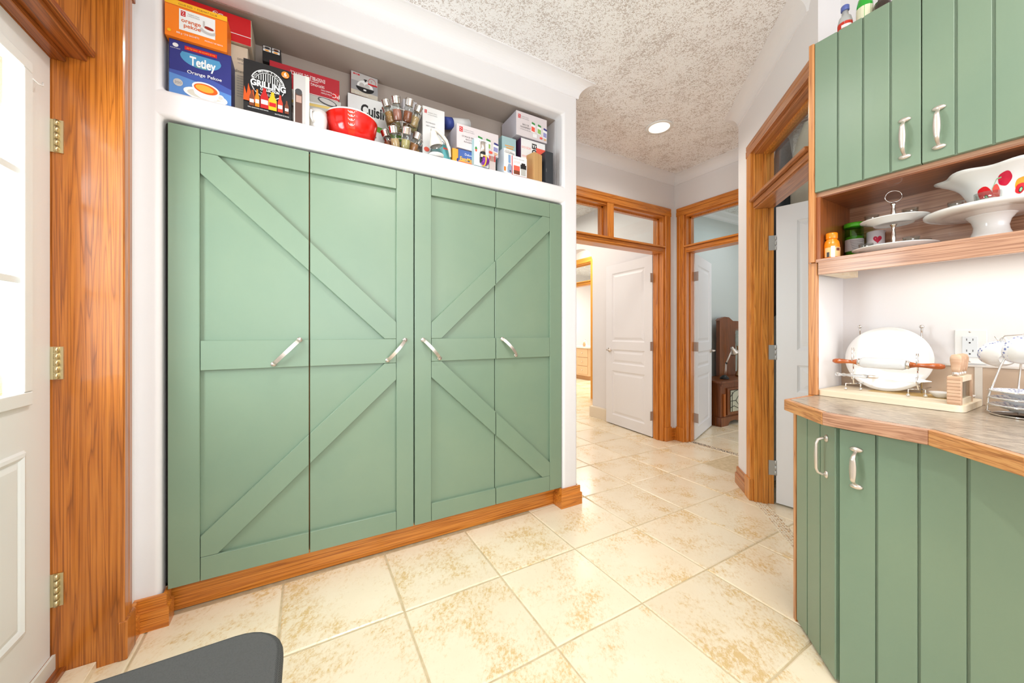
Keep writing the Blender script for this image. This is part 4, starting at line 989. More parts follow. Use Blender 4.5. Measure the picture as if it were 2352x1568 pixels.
UX, UY = 1.87, .717
Fu = frame((UX, UY, 0), (0, -1, 0), (-1, 0, 0))
upper = thing('upper_cabinet', 'sage-green beadboard wall cabinet over an open oak shelf', 'cabinet', (2.03, .1, 1.42))
UE = 1.232
m1 = MB(Fu); m1.box((0, .0185, 1.749), (UE, .32, 1.767), oak2y); build(m1, 'bottom_panel', upper)
m1 = MB(Fu); m1.box((0, .0185, 2.37), (UE, .32, 2.385), oak2y); build(m1, 'top_panel', upper)
m1 = MB(Fu); m1.box((-.018, -.006, 1.474), (0, .32, 2.396), oak2z); build(m1, 'end_panel', upper, bev=.001, seg=1)
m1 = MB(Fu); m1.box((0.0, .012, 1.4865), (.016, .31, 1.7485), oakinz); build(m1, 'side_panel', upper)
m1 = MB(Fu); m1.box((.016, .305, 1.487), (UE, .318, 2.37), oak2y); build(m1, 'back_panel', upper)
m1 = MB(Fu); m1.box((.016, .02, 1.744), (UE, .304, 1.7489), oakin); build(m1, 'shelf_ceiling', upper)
m1 = MB(Fu); m1.box((0, .006, 1.472), (UE, .318, 1.486), oak2y); build(m1, 'open_shelf', upper, bev=.001, seg=1)
m1 = MB(Fu); m1.box((.010, .004, 1.420), (UE, .022, 1.4718), oak2y); build(m1, 'valance', upper, bev=.001, seg=1)
m1 = MB(Fu); m1.box((.017, .0225, 1.420), (.062, .25, 1.4715), bwood); build(m1, 'cleat', upper)
for k in range(4):
    a0 = .0005+.308*k; d = bead_door(upper, Fu, a0, a0+.3055, 1.7675, 2.396, 4)
    ha = (a0+.2665) if k % 2 == 0 else (a0+.040)
    leaf_handle(d, Fu, ha, 1.805, 1.941)
m1 = MB(Fu); m1.box((-.026, .012, .9115), (.004, .03, 1.4735), oak2z); post = build(m1, 'trim_3', label='vertical oak trim board standing on the counter end below the wall cabinet', kind='structure', bev=.002, seg=1)
t = thing('under_cabinet_light', 'slim white strip light glowing under the open oak shelf', 'light', (2.03, .05, 1.448))
m1 = MB(); m1.box((2.0, -.5, 1.458), (2.06, .56, 1.4715), whitep); build(m1, 'housing', t, bev=.002, seg=1)
m1 = MB(); m1.box((2.006, -.49, 1.4575), (2.054, .55, 1.458), mat('lamp_diffuser', (255, 250, 235), .5, emit=3)); build(m1, 'diffuser', t)
# base cabinet
base_c = thing('base_cabinet', 'sage-green beadboard base cabinet with an angled end door', 'cabinet', (1.85, .1, 0))
BX, BY = 1.545, .528
Fb2 = frame((BX, BY, 0), (0, -1, 0), (-1, 0, 0))
for k in range(3):
    a0 = .0035+.366*k; d = bead_door(base_c, Fb2, a0, a0+.362, .012, .858, 4)
    leaf_handle(d, Fb2, a0+(.0435 if k % 2 == 0 else .32), .680, .803)
Fg = frame((1.737, .727, 0), (-s2, -s2, 0), (-s2, s2, 0))
d = bead_door(base_c, Fg, .001, .268, .012, .858, 3, bp=[.001, .085, .176, .268])
m1 = MB(Fg); a_ = .222
m1.tube([(a_, .0, .809), (a_, -.015, .809), (a_-.001, -.026, .803), (a_-.001, -.031, .790), (a_-.001, -.032, .746), (a_-.001, -.031, .702), (a_-.001, -.026, .690), (a_, -.015, .684), (a_, 0, .683)], [.005, .0048, .0048, .005, .0058, .005, .0048, .0048, .005], nickel, 12)
for z in (.809, .683):
    m1.lathe([(.0105, -.001), (.0105, .003), (.007, .006), (.00001, .007)], nickel, seg=16, T=Matrix.Translation((a_, 0, z)) @ Matrix.Rotation(radians(90), 4, 'X') @ Matrix.Diagonal((.85, 1.25, 1, 1)))
build(m1, 'handle', d)
m1 = MB(Fg); m1.box((-.022, -.002, 0), (-.002, .03, .862), oak2z); build(m1, 'edge_strip', base_c, bev=.001, seg=1)
m1 = MB(); m1.prism([(1.756, .728), (1.571, .545), (1.566, .52), (1.566, -.6), (2.185, -.6), (2.185, .726), (1.9, .735)], .005, .858, dk); build(m1, 'carcass', base_c)
# countertop
CP = [(1.885, .741), (1.674, .744), (1.513, .5597), (1.498, .316), (1.350, .1447), (1.22, -.01), (1.22, -.62)]
cp = [Vector(p) for p in CP]
ct = thing('countertop', 'grey-brown laminate countertop with a faceted oak edge', 'countertop', (1.85, .1, .86))
inn = []
for i, p in enumerate(cp):
    d0 = (cp[i]-cp[i-1]).normalized() if i else None; d1 = (cp[i+1]-cp[i]).normalized() if i < len(cp)-1 else None
    rn = lambda d: Vector((-d.y, d.x))
    if d0 is None: q = rn(d1)
    elif d1 is None: q = rn(d0)
    else: q = rn(d0)+rn(d1); q = q/(q.length_squared/2)
    inn.append(p+q*.02)
for i in range(len(cp)-1):
    mt = oak2d if i in (1, 3, 4) else (oaky if i != 0 else oakx)
    if i == 2: mt = oak2y
    m1 = MB(); m1.prism([cp[i], cp[i+1], inn[i+1], inn[i]], .866, .9095, mt); build(m1, 'edge_strip', ct, bev=.003, seg=2)
m1 = MB(); m1.prism([tuple(p) for p in inn]+[(2.185, -.62), (2.185, .725), (1.885, .725)], .8665, .91, lam); build(m1, 'laminate_top', ct)
m1 = MB(); m1.box((2.172, -.62, .9105), (2.188, .30, 1.050), mat('splash_laminate', (196, 172, 150), .12, coat=.6)); m1.box((2.172, .30, .9105), (2.188, .7295, 1.050), MATS['splash_laminate']); m1.box((2.168, -.62, 1.050), (2.188, .7295, 1.056), mat('splash_cap', (222, 214, 206), .3)); m1.box((2.169, .322, .9105), (2.172, .340, 1.05), mat('splash_glint', (214, 206, 196), .3)); build(m1, 'backsplash', ct)  # thin pale strip paints a reflection of the under-cabinet light

# ================================================================ THINGS ON THE OPEN SHELF
ZH = 1.4865
def loc_at(px, X): p = onX(px, 762, X); return p.x, p.y
x, y = loc_at(1910, 1.925); c = Vector((x, y, ZH))
t = thing('vitamin_bottle', 'small orange bottle with an orange cap in the left corner of the open shelf', 'bottle', c)
om = mat('orange_plastic', (250, 138, 16), .25, coat=.3)
m1 = MB(); m1.lathe([(.022, 0), (.0255, .004), (.027, .02), (.0265, .055), (.024, .07), (.018, .08), (.0175, .084)], om, c); build(m1, 'bottle_body', t)
m1 = MB(); m1.lathe([(.0195, .083), (.020, .085), (.020, .104), (.018, .108), (.00001, .1085)], om, c); build(m1, 'cap', t)
def wrap(mb, c, r, z0, z1, a0, a1, m_, n=14):
    vs = []; fs = []
    for i in range(n+1):
        a = radians(a0+(a1-a0)*i/n); vs += [(c[0]+r*cos(a), c[1]+r*sin(a), c[2]+z0), (c[0]+r*cos(a), c[1]+r*sin(a), c[2]+z1)]
    for i in range(n): fs.append((2*i, 2*i+2, 2*i+3, 2*i+1))
    mb.add(vs, fs, m_, True)
m1 = MB(); wrap(m1, c, .0275, .006, .045, 150, 300, pm('peach', (244, 190, 130))); wrap(m1, c, .0277, .004, .050, 195, 222, paper_w, 4); wrap(m1, c, .0277, .006, .026, 165, 185, dgrey, 4); wrap(m1, c, .0277, .03, .042, 232, 262, brown, 4); build(m1, 'label_print', t)
x, y = loc_at(1962, 2.11); c = Vector((x, y, ZH))
t = thing('candy_jar', 'green-lidded clear plastic jar with a pale label beside the orange bottle', 'jar', c)
limem = mat('lime_plastic', (86, 190, 40), .3); gtint = thin_glass('green_tint', (170, 226, 120), .12)
m1 = MB(); m1.lathe([(.030, .012), (.031, .016), (.031, .152), (.029, .156)], gtint, c, caps=False); build(m1, 'jar_body', t)
m1 = MB(); m1.lathe([(.0315, 0), (.034, .004), (.034, .016), (.030, .02)], limem, c); build(m1, 'foot', t)
m1 = MB(); m1.lathe([(.035, .154), (.036, .158), (.036, .168), (.034, .172), (.00001, .173)], limem, c, 32); build(m1, 'lid', t)
m1 = MB(); m1.lathe([(.028, .02), (.0285, .112), (.0001, .12)], mat('green_sweets', (128, 190, 60), .6), c, 20); build(m1, 'sweets', t)
m1 = MB(); wrap(m1, c, .0316, .048, .100, 120, 320, paper_g)
for k in range(6): wrap(m1, c, .0318, .091-.007*k, .0925-.007*k, 170+3*k, 270-9*(k % 3), dgrey, 8)
build(m1, 'label_print', t)
c = Vector((2.142, .603, ZH))
t = thing('tea_tin', 'pale tin printed with a red heart behind the green-lidded jar', 'tin', c)
m1 = MB(); m1.lathe([(.0295, 0), (.030, .002), (.030, .124), (.0285, .126), (.0001, .127)], pm('tin', (224, 216, 218), .25), c); build(m1, 'tin_body', t)
m1 = MB(); vs = []
for i in range(24):
    a = 2*pi*i/24; hx = 16*sin(a)**3; hz = 13*cos(a)-5*cos(2*a)-2*cos(3*a)-cos(4*a); an = radians(205)+hx*.00085/.030; vs.append((c[0]+.0307*cos(an), c[1]+.0307*sin(an), c[2]+.088+hz*.0011))
m1.add(vs, [list(range(24))[::-1]], pm('heart', (196, 24, 60))); wrap(m1, c, .0305, .01, .116, 262, 275, brown, 4); wrap(m1, c, .0305, .055, .065, 240, 250, pm('heart', (196, 24, 60)), 4); build(m1, 'heart_print', t)
# two-tier stand
x, y = loc_at(2052, 2.005); c = Vector((x, y, ZH)); stc = c
t = thing('tiered_stand', 'white two-tier cake stand with a chrome post and ring handle', 'cake stand', c)
m1 = MB(); m1.lathe([(.06, 0), (.075, .004), (.119, .022), (.121, .025), (.117, .0265), (.078, .010), (.00001, .008)], porcelain, c, 48); build(m1, 'lower_plate', t)
uz = .118
m1 = MB(); m1.lathe([(.00001, uz), (.053, uz-.001), (.056, uz-.004), (.058, uz), (.094, uz+.013), (.097, uz+.016), (.093, uz+.0175), (.056, uz+.006), (.00001, uz+.005)], porcelain, c, 48); build(m1, 'upper_plate', t)
m1 = MB(); m1.lathe([(.012, .008), (.010, .014), (.005, .02), (.0045, .035), (.0075, .06), (.007, .075), (.004, .095), (.006, .105), (.010, .112), (.011, uz-.002)], chrome, c, 16)
m1.lathe([(.010, uz+.005), (.005, uz+.012), (.0045, uz+.02), (.008, uz+.038), (.006, uz+.056), (.004, uz+.068), (.008, uz+.074), (.007, uz+.082)], chrome, c, 16); build(m1, 'post', t)
m1 = MB(); rc = c+Vector((0, 0, uz+.106)); d_ = Vector((.55, -.83, 0)).normalized()
m1.tube([rc+d_*(.0245*cos(a))+Vector((0, 0, .0225*sin(a))) for a in [2*pi*i/32 for i in range(32)]], .0018, chrome, 8, closed=True); build(m1, 'ring_handle', t)
def tealight(c, lb, r=.021, h=.034):
    t = thing('glass_votive', lb, 'candle holder', c, 'small clear glass cups on the cake stands')
    m1 = MB(); m1.lathe([(.00001, .002), (r*.8, .0005), (r, .004), (r*1.08, h), (r*.95, h), (r*.88, .007), (.00001, .006)], jar_glass, c, 20, caps=False)
    build(m1, 'cup', t)
    m1 = MB(); m1.lathe([(r*.75, .0075), (r*.78, h*.55), (.00001, h*.56)], mat('wax', (236, 234, 230), .5), c, 16); build(m1, 'candle', t); return t
for (dx, dy, up, lb) in ((-.03, .055, 1, 'small clear glass cup on the upper tier, left of the chrome post'), (-.02, -.05, 1, 'small clear glass cup on the upper tier, right of the chrome post'), (-.055, .065, 0, 'small clear glass cup at the left of the lower tier'), (-.05, -.06, 0, 'small clear glass cup at the right of the lower tier'), (.045, -.07, 0, 'small clear glass cup at the back of the lower tier')):
    tealight(stc+Vector((dx, dy, (uz+.0065) if up else .011)), lb)
# pedestal cake stand
x, y = loc_at(2276, 2.02); c = Vector((x, y, ZH)); pc = c
t = thing('pedestal_cake_stand', 'large white porcelain cake stand on a flared pedestal foot', 'cake stand', c)
m1 = MB(); m1.lathe([(.062, 0), (.060, .004), (.046, .02), (.040, .036), (.038, .05), (.042, .068), (.052, .084), (.060, .090)], porcelain, c, 40); build(m1, 'pedestal', t)
m1 = MB(); m1.lathe([(.05, .086), (.070, .090), (.10, .093), (.112, .094), (.116, .092), (.145, .098), (.152, .102), (.1545, .108), (.152, .113), (.145, .111), (.11, .104), (.00001, .103)], porcelain, c, 56); build(m1, 'plate', t)
tealight(pc+Vector((-.085, .062, .106)), 'small ribbed clear glass cup near the left rim of the pedestal cake stand', .018, .032)
tealight(pc+Vector((-.062, -.002, .106)), 'larger clear glass cup in front of the poppy bowl on the pedestal stand', .027, .046)
# poppy bowl
bc = pc+Vector((.012, -.022, .1055))
t = thing('serving_bowl', 'white scalloped serving bowl painted with red and orange poppies', 'bowl', bc)
NB = 72
def bowl_pt(a, f, off=0):   # f 0..1 up the wall
    r = .055+.048*f**.8+.040*max(0, (f-.55)/.45)**2; r *= 1+.085*cos(7*a+.6)*max(0, f-.3)
    z = .004+.118*f+.006*cos(7*a)*max(0, f-.6)*1.2
    return (bc.x+(r+off)*cos(a), bc.y+(r+off)*sin(a), bc.z+z)
vs = []; fs = []; nf = 14
for s_ in (0, 1):
    for i in range(nf+1):
        f = i/nf if s_ == 0 else 1-i/nf
        for k in range(NB): vs.append(bowl_pt(2*pi*k/NB, f, 0 if s_ == 0 else -.0035))
tot = 2*(nf+1)
for i in range(tot-1):
    for k in range(NB): fs.append((i*NB+k, i*NB+(k+1) % NB, (i+1)*NB+(k+1) % NB, (i+1)*NB+k))
fs += [list(range(NB))[::-1], [(tot-1)*NB+k for k in range(NB)]]
m1 = MB(); m1.add(vs, fs, porcelain, True); build(m1, 'bowl_body', t)
m1 = MB()
def blob(ca, cf, ra, rf, m_, off, rip=.035, n=30):
    vs = [bowl_pt(ca, cf, off)]
    for ring_ in (.5, 1):
        for i in range(n):
            q = 2*pi*i/n; rr_ = (1+rip*cos(5*q))*ring_; vs.append(bowl_pt(ca+ra*rr_*cos(q), min(1, max(0, cf+rf*rr_*sin(q))), off))
    fs = [(0, 1+i, 1+(i+1) % n) for i in range(n)]+[(1+i, 1+n+i, 1+n+(i+1) % n, 1+(i+1) % n) for i in range(n)]
    m1.add(vs, fs, m_, True)
pr_ = pm('poppy_red', (226, 28, 40), .2); po = pm('poppy_orange', (250, 160, 40), .2); pg = pm('poppy_green', (150, 196, 150), .2)
va = lambda dgr: radians(dgr)
for (A, cf, ra, rf, m_, eye) in ((160, .28, .22, .26, pr_, 1), (178, .32, .10, .22, pm('poppy_coral', (240, 90, 80), .2), 0), (190, .62, .15, .17, pm('poppy_crimson', (206, 20, 60), .2), 0), (214, .45, .17, .16, po, 0), (214, .33, .14, .13, pr_, 1), (227, .34, .06, .1, po, 0), (236, .68, .10, .16, pm('poppy_crimson', (206, 20, 60), .2), 0)):
    blob(va(A), cf, ra, rf, m_, .0006+.0002*eye)
    if eye: blob(va(A+1), cf-.03, .06, .07, ink, .001); blob(va(A+1), cf-.03, .04, .05, pg, .0013)
for (a0, f0, a1, f1) in ((172, .42, 180, .66), (180, .66, 186, .68), (222, .42, 230, .64)):
    vs = []
    for i in range(7):
        q = i/6
        for e in (-.015, .015): vs.append(bowl_pt(va(a0+(a1-a0)*q), f0+(f1-f0)*q+e, .0007))
    m1.add(vs, [(2*i, 2*i+1, 2*i+3, 2*i+2) for i in range(6)], pg)
build(m1, 'poppy_pattern', t)
# ================================================================ BOTTLES ON TOP OF THE WALL CABINET
zt = 2.3965-.011
def small_bottle(px, X, name, label, glassm, capm, lab, h, r=.021):
    x, y = loc_at(px, X); c = Vector((x, y, zt)); t = thing(name, label, 'bottle', c)
    m1 = MB(); m1.lathe([(r, 0), (r*1.03, .004), (r*1.03, h*.55), (r*.85, h*.68), (r*.5, h*.74), (r*.45, h*.86)], glassm, c, 24, caps=True); build(m1, 'bottle_body', t)
    m1 = MB(); m1.lathe([(r*.55, h*.86), (r*.6, h*.87), (r*.6, h*.98), (r*.5, h), (.00001, h)], capm, c, 18); build(m1, 'cap', t)
    m1 = MB()
    for (c_, z0, z1, a0, a1) in lab: wrap(m1, c, r*1.05, h*z0, h*z1, a0, a1, c_)
    if lab: build(m1, 'label_print', t)
    return t, c
clear_m = mat('bottle_clear', (222, 224, 222), .08, trans=.6)
small_bottle(1941, 1.965, 'spirit_bottle', 'small clear bottle with a blue cap and red label on top of the green cabinet', clear_m, mat('cap_blue', (96, 110, 180), .3), [(pm('bottle_red', (206, 50, 26)), .12, .52, 60, 400), (paper_w, .36, .44, 170, 250), (paper_w, .14, .32, 212, 228)], .158, .0235)
small_bottle(1986, 1.965, 'spirit_bottle', 'green glass bottle with a cream label on top of the green cabinet', mat('bottle_green', (40, 170, 50), .08, coat=.4), mat('cap_dark', (60, 30, 20), .3), [(pm('label_cream', (232, 230, 200)), .05, .50, 60, 400)], .20, .0245)
small_bottle(2026, 1.965, 'spirit_bottle', 'dark bottle of which only the brown-black cap shows above the cabinet door', mat('bottle_dark', (50, 36, 30), .1, coat=.4), mat('cap_black', (40, 32, 30), .2), [], .124, .026)
# ================================================================ COUNTER THINGS
ZK = .9105; ZBt = .9105+.024
t = thing('serving_board', 'blond wooden serving board with rounded corners on the counter', 'board', (2.03, .53, ZK))
def rrect(x0, y0, x1, y1, r, n=6):
    out = []
    for (cx, cy, a) in ((x1-r, y1-r, 0), (x0+r, y1-r, 90), (x0+r, y0+r, 180), (x1-r, y0+r, 270)):
        for i in range(n+1): q = radians(a+90*i/n); out.append((cx+r*cos(q), cy+r*sin(q)))
    return out
m1 = MB(); m1.prism(rrect(1.893, .318, 2.160, .722, .025), ZK, ZBt, bwood); build(m1, 'board_body', t, bev=.002, seg=2)
gm = mat('groove_wood', (206, 172, 110), .5)
m1 = MB(); m1.prism(rrect(2.03, .34, 2.145, .60, .012), ZBt-.0001, ZBt+.0004, gm); build(m1, 'tray_recess', t)
# wire stand
st = thing('wire_display_stand', 'chrome wire stand holding a round plate, rolling pin and cake server', 'stand', (2.06, .56, ZBt))
p1 = onX(1975, 750, 2.142); p2 = onX(2117, 750, 2.142)
for p in (p1, p2):
    m1 = MB(); m1.cyl((2.142, p.y, ZBt), (2.142, p.y, p.z-.008), .0032, chrome, 10); m1.ball((2.142, p.y, p.z), .0075, chrome); build(m1, 'rear_post', st)
for (pl, side) in ((1960, 1), (2108, -1)):
    q = onX(pl, 800, 1.985); yb = q.y; m1 = MB()
    zt_ = onX(pl, 798 if side == 1 else 812, 1.985).z
    for dx in (-.014, .008): m1.tube([(1.985+dx, yb, zt_), (1.985+dx, yb, 1.062), (1.985+dx*.3, yb, 1.046), (1.985, yb, 1.035)], .0022, chrome, 8)
    m1.tube([(1.985, yb, 1.037), (1.985, yb, .975), (1.990, yb, .965), (2.03, yb, .962)], .0022, chrome, 8)
    m1.tube([(1.985, yb, .985), (1.972, yb, .985), (1.968, yb, .99), (1.968, yb, 1.012)], .002, chrome, 8)
    m1.tube([(1.985, yb+.025, ZBt+.008), (1.985, yb+.025, .962), (2.03, yb, .962), (2.142, yb, .962)], .0024, chrome, 8)
    m1.tube([(2.02, yb-.012, ZBt+.008), (2.02, yb-.012, .962), (2.03, yb, .962)], .0024, chrome, 8)
    m1.ball((1.985, yb+.025, ZBt+.006), .006, chrome); m1.ball((2.02, yb-.012, ZBt+.006), .006, chrome)
    build(m1, 'front_holder', st)
m1 = MB(); m1.cyl((2.142, p1.y, .962), (2.142, p2.y, .962), .002, chrome, 8); build(m1, 'cross_wire', st)
# round plate
t = thing('round_platter', 'large round white platter leaning on the chrome stand', 'plate', (2.10, .56, ZBt))
tl = radians(8); T = Matrix.Translation((2.105, .560, ZBt+.1330)) @ Matrix.Rotation(radians(-90)+tl, 4, 'Y')
m1 = MB(T); m1.lathe([(.00001, -.004), (.12, -.004), (.132, -.002), (.134, .001), (.132, .004), (.12, .004), (.00001, .004)], porcelain, seg=64); build(m1, 'disc', t)
# rolling pin
yl = onX(1912, 826, 1.978).y; yr_ = onX(2172, 842, 1.978).y; zc = 1.056; L_ = yl-yr_
t = thing('rolling_pin', 'glass rolling pin with turned reddish wooden handles resting in the chrome stand', 'rolling pin', (1.978, (yl+yr_)/2, zc-.022))
Tp = Matrix.Translation((1.978, yl, zc)) @ Matrix.Rotation(radians(90), 4, 'X')     # local z -> -Y
gy0 = yl-onX(1975, 826, 1.978).y; gy1 = yl-onX(2084, 836, 1.978).y
m1 = MB(Tp); m1.lathe([(.00001, gy0+.002), (.018, gy0+.004), (.0215, gy0+.012), (.0215, gy1-.012), (.018, gy1-.004), (.00001, gy1-.002)], mat('frosted_glass', (246, 248, 250), .06, trans=.45, coat=.5), seg=28); build(m1, 'glass_barrel', t)
hp_ = [(.00001, 0), (.007, .002), (.0105, .010), (.011, .022), (.009, .035), (.0075, .05), (.0075, .062), (.012, .075)]
def scaleprof(L2): return [(r, z/.077*L2) for r, z in hp_]
m1 = MB(Tp); m1.lathe(scaleprof(gy0-.006), redwood, seg=20); build(m1, 'handle', t)
m1 = MB(Tp @ Matrix.Translation((0, 0, L_)) @ Matrix.Rotation(pi, 4, 'X')); m1.lathe(scaleprof(L_-gy1-.006), redwood, seg=20); build(m1, 'handle', t)
m1 = MB(Tp); m1.lathe([(.0125, gy0-.008), (.016, gy0-.004), (.016, gy0+.002), (.013, gy0+.005)], chrome, seg=24); build(m1, 'collar', t)
m1 = MB(Tp); m1.lathe([(.013, gy1-.005), (.016, gy1-.002), (.016, gy1+.004), (.0125, gy1+.008)], chrome, seg=24); build(m1, 'collar', t)
# cake server
yl2 = onX(1918, 852, 1.972).y; yr2 = onX(2140, 878, 1.972).y; zc = 1.000; L2 = yl2-yr2
t = thing('cake_server', 'cake server with a clear bead handle and thin steel blade below the rolling pin', 'cutlery', (1.972, (yl2+yr2)/2, zc-.01))
Tp = Matrix.Translation((1.972, yl2, zc)) @ Matrix.Rotation(radians(90), 4, 'X')
acr = mat('acrylic', (244, 246, 248), .04, trans=.8, coat=.3)
hb = yl2-onX(1994, 858, 1.972).y; hf = yl2-onX(2018, 862, 1.972).y
m1 = MB(Tp); m1.lathe([(.00001, 0), (.006, .002), (.0085, .01), (.006, .018), (.0045, .02), (.0075, .028), (.0045, .037), (.0065, .05), (.0055, .07), (.0085, hb-.012), (.006, hb)], acr, seg=16); build(m1, 'clear_handle', t)
m1 = MB(Tp); m1.lathe([(.0065, hb), (.007, hb+.004), (.007, hf-.01), (.003, hf)], nickel, seg=16); build(m1, 'ferrule', t)
bl = hf; m1 = MB(Tp)
pts = [(0, hf-.004, .003), (0, hf+.03, .004), (0, hf+.05, .009), (0, L2-.03, .007), (0, L2, .001)]
vs = []; fs = []
for (x_, z_, w_) in pts: vs += [(-w_, -.0006, z_), (w_, -.0006, z_), (w_, .0006, z_), (-w_, .0006, z_)]
for i in range(len(pts)-1):
    for k in range(4): fs.append((4*i+k, 4*i+(k+1) % 4, 4*i+4+(k+1) % 4, 4*i+4+k))
T2 = Matrix.Rotation(radians(65), 4, 'Z'); m1.add(vs, fs, mat('blade_steel', (190, 188, 186), .3, .9), False, T2); build(m1, 'blade', t)
# small dish
t = thing('sauce_dish', 'small white dish half hidden behind the knife block', 'dish', (2.04, .40, ZBt))
c = onZ(2166, 908, ZBt); c = Vector((2.06, .402, ZBt+.0005)); m1 = MB(); m1.lathe([(.014, 0), (.018, .003), (.030, .018), (.031, .021), (.029, .021), (.016, .006), (.00001, .005)], porcelain, c, 28); build(m1, 'dish_body', t)
t = thing('sauce_dish', 'small white dish showing at the right of the knife block', 'dish', (2.10, .352, ZBt))
c = Vector((2.118, .352, ZBt+.0005)); m1 = MB(); m1.lathe([(.010, 0), (.013, .003), (.022, .012), (.023, .014), (.021, .014), (.012, .005), (.00001, .004)], porcelain, c, 28); build(m1, 'dish_body', t)
# knife block with cheese knives
kb = thing('knife_block', 'small ribbed beech block with a glass window at the right end of the board', 'knife block', (1.97, .35, ZBt))
kx0, kx1, ky0, ky1, kz1 = 1.902, 2.052, .326, .358, 1.030
kz0 = ZBt
m1 = MB(); m1.box((kx0, ky0, kz0), (kx0+.016, ky1, kz1), bwoodf); build(m1, 'front_end', kb, bev=.002, seg=1)
for k in range(8):
    z = kz0+.005+k*.0112; m1 = MB(); m1.box((kx0-.002, ky0, z), (kx0+.001, ky1, z+.0095), bwoodf); build(m1, 'rib', kb, bev=.0015, seg=1)
m1 = MB(); m1.box((kx1-.016, ky0, kz0), (kx1, ky1, kz1), bwoodf); build(m1, 'rear_end', kb)
m1 = MB(); m1.box((kx0+.016, ky0, kz0), (kx1-.016, ky1, kz0+.02), bwood); build(m1, 'base_rail', kb)
m1 = MB(); m1.box((kx0+.016, ky0, kz1-.018), (kx1-.016, ky1, kz1), bwood); build(m1, 'top_rail', kb)
m1 = MB(); m1.box((kx0+.016, ky0+.004, kz0+.02), (kx1-.016, ky0+.0055, kz1-.018), jar_glass); build(m1, 'window', kb)
nk = [('nearest', .018), ('second', .048), ('third', .078), ('farthest', .108)]
k0 = None
for nm, dx in nk:
    c = Vector((kx0+dx+.006, .342, kz1+.0005)); lb = 'cheese knife with a pale wooden handle, %s in the small beech block' % nm
    if k0 is None:
        k0 = thing('cheese_knife', lb, 'knife', c, 'cheese knives in the small block')
        m1 = MB(); m1.lathe([(.0085, 0), (.0085, .012), (.0065, .013)], nickel, c, 16, T=None); build(m1, 'collar', k0)
        m1 = MB(Matrix.Translation(c) @ Matrix.Diagonal((.42, 1, 1, 1))); m1.lathe([(.0085, .012), (.0105, .025), (.0135, .05), (.0135, .062), (.010, .071), (.00001, .074)], bwoodf, seg=18); o = build(m1, 'handle', k0)
        m1 = MB(); m1.box((c.x-.0008, c.y-.007, c.z-.075), (c.x+.0008, c.y+.007, c.z-.0003), nickel); build(m1, 'blade', k0)
    else: copy_tree(k0, c, None, lb)
# outlet
Fo = frame((XR, .392, 0), (0, -1, 0), (-1, 0, 0))
t = thing('wall_outlet', 'white double electrical outlet in a wide cover plate above the counter', 'outlet', (XR-.004, .353, 1.058))
m1 = MB(Fo); m1.box((0, -.006, 1.060), (.079, 0, 1.188), whitep); build(m1, 'cover_plate', t, bev=.003, seg=2)
m1 = MB(Fo); m1.box((.0195, -.0085, 1.084), (.0575, -.006, 1.163), mat('outlet_face', (226, 230, 234), .3)); build(m1, 'receptacle', t, bev=.001, seg=1)
m1 = MB(Fo)
for z in (1.147, 1.105):
    m1.box((.030, -.0088, z), (.032, -.0084, z+.008), dgrey); m1.box((.045, -.0088, z), (.047, -.0084, z+.008), dgrey); m1.cyl((.0385, -.0084, z-.008), (.0385, -.0089, z-.008), .0026, ink, 10)
for z in (1.068, 1.180): m1.cyl((.0385, -.006, z), (.0385, -.0068, z), .003, nickel, 10)
build(m1, 'slots_and_screws', t)
# cup and saucer stand
cc = Vector((1.985, .207, ZK))
sd = thing('cup_stand', 'chrome wire cup and saucer stand on the counter at the right edge', 'stand', cc)
m1 = MB(); m1.tube([cc+Vector((.072*cos(a), .072*sin(a), .003)) for a in [2*pi*i/40 for i in range(40)]], .0025, chrome, 8, closed=True); m1.lathe([(.07, .0015), (.07, .003), (.00001, .0031)], mat('dark_base', (74, 62, 54), .3, 1), cc, 36); build(m1, 'base_ring', sd)
for a in (186, 206, 20, 100, 290):
    m1 = MB(); q = radians(a); d_ = Vector((cos(q), sin(q), 0)); m1.tube([cc+d_*.070+Vector((0, 0, .005)), cc+d_*.078+Vector((0, 0, .01)), cc+d_*.074+Vector((0, 0, .06)), cc+d_*.05+Vector((0, 0, .16)), cc+d_*.024+Vector((0, 0, .235)), cc+d_*.006+Vector((0, 0, .26))], .0026, chrome, 8); build(m1, 'upright_wire', sd)
for z in (.032, .055, .078):
    m1 = MB(); m1.tube([cc+Vector((.0775*cos(a), .0775*sin(a), z)) for a in [2*pi*i/40 for i in range(40)]], .0016, chrome, 6, closed=True); build(m1, 'ring_wire', sd)
# saucers
flor = mat('blue_floral', (150, 160, 206), .2, coat=.4); N, L, B_ = nodes(flor)
vo = N.new('ShaderNodeTexVoronoi'); vo.inputs['Scale'].default_value = 120; L.new(coords(flor, (1, 1, 1)), vo.inputs['Vector'])
L.new(ramp(flor, vo.outputs['Distance'], [(.22, (104, 116, 178)), (.36, (196, 204, 226)), (.5, (240, 240, 244))]), B_.inputs['Base Color'])
s0 = None
for k, (z, lb) in enumerate(((.014, 'bottom'), (.037, 'middle'), (.060, 'top'))):
    c = cc+Vector((0, 0, z)); lbl = 'white saucer with a blue floral rim, %s of the three in the wire stand' % lb
    if s0 is None:
        s0 = thing('saucer', lbl, 'plate', c, 'floral saucers in the wire stand')
        m1 = MB(); m1.lathe([(.030, 0), (.034, .001), (.036, .004), (.070, .017), (.0745, .020), (.0735, .0215), (.060, .016)], porcelain, c, 40, caps=False); m1.lathe([(.030, 0), (.0001, .0005)], porcelain, c, 40, caps=False); build(m1, 'saucer_body', s0)
        m1 = MB(); m1.lathe([(.0735, .0215), (.060, .0165), (.036, .0075), (.00001, .0065)], flor, c, 40, caps=False); build(m1, 'floral_rim', s0)
    else: copy_tree(s0, c, None, lbl)
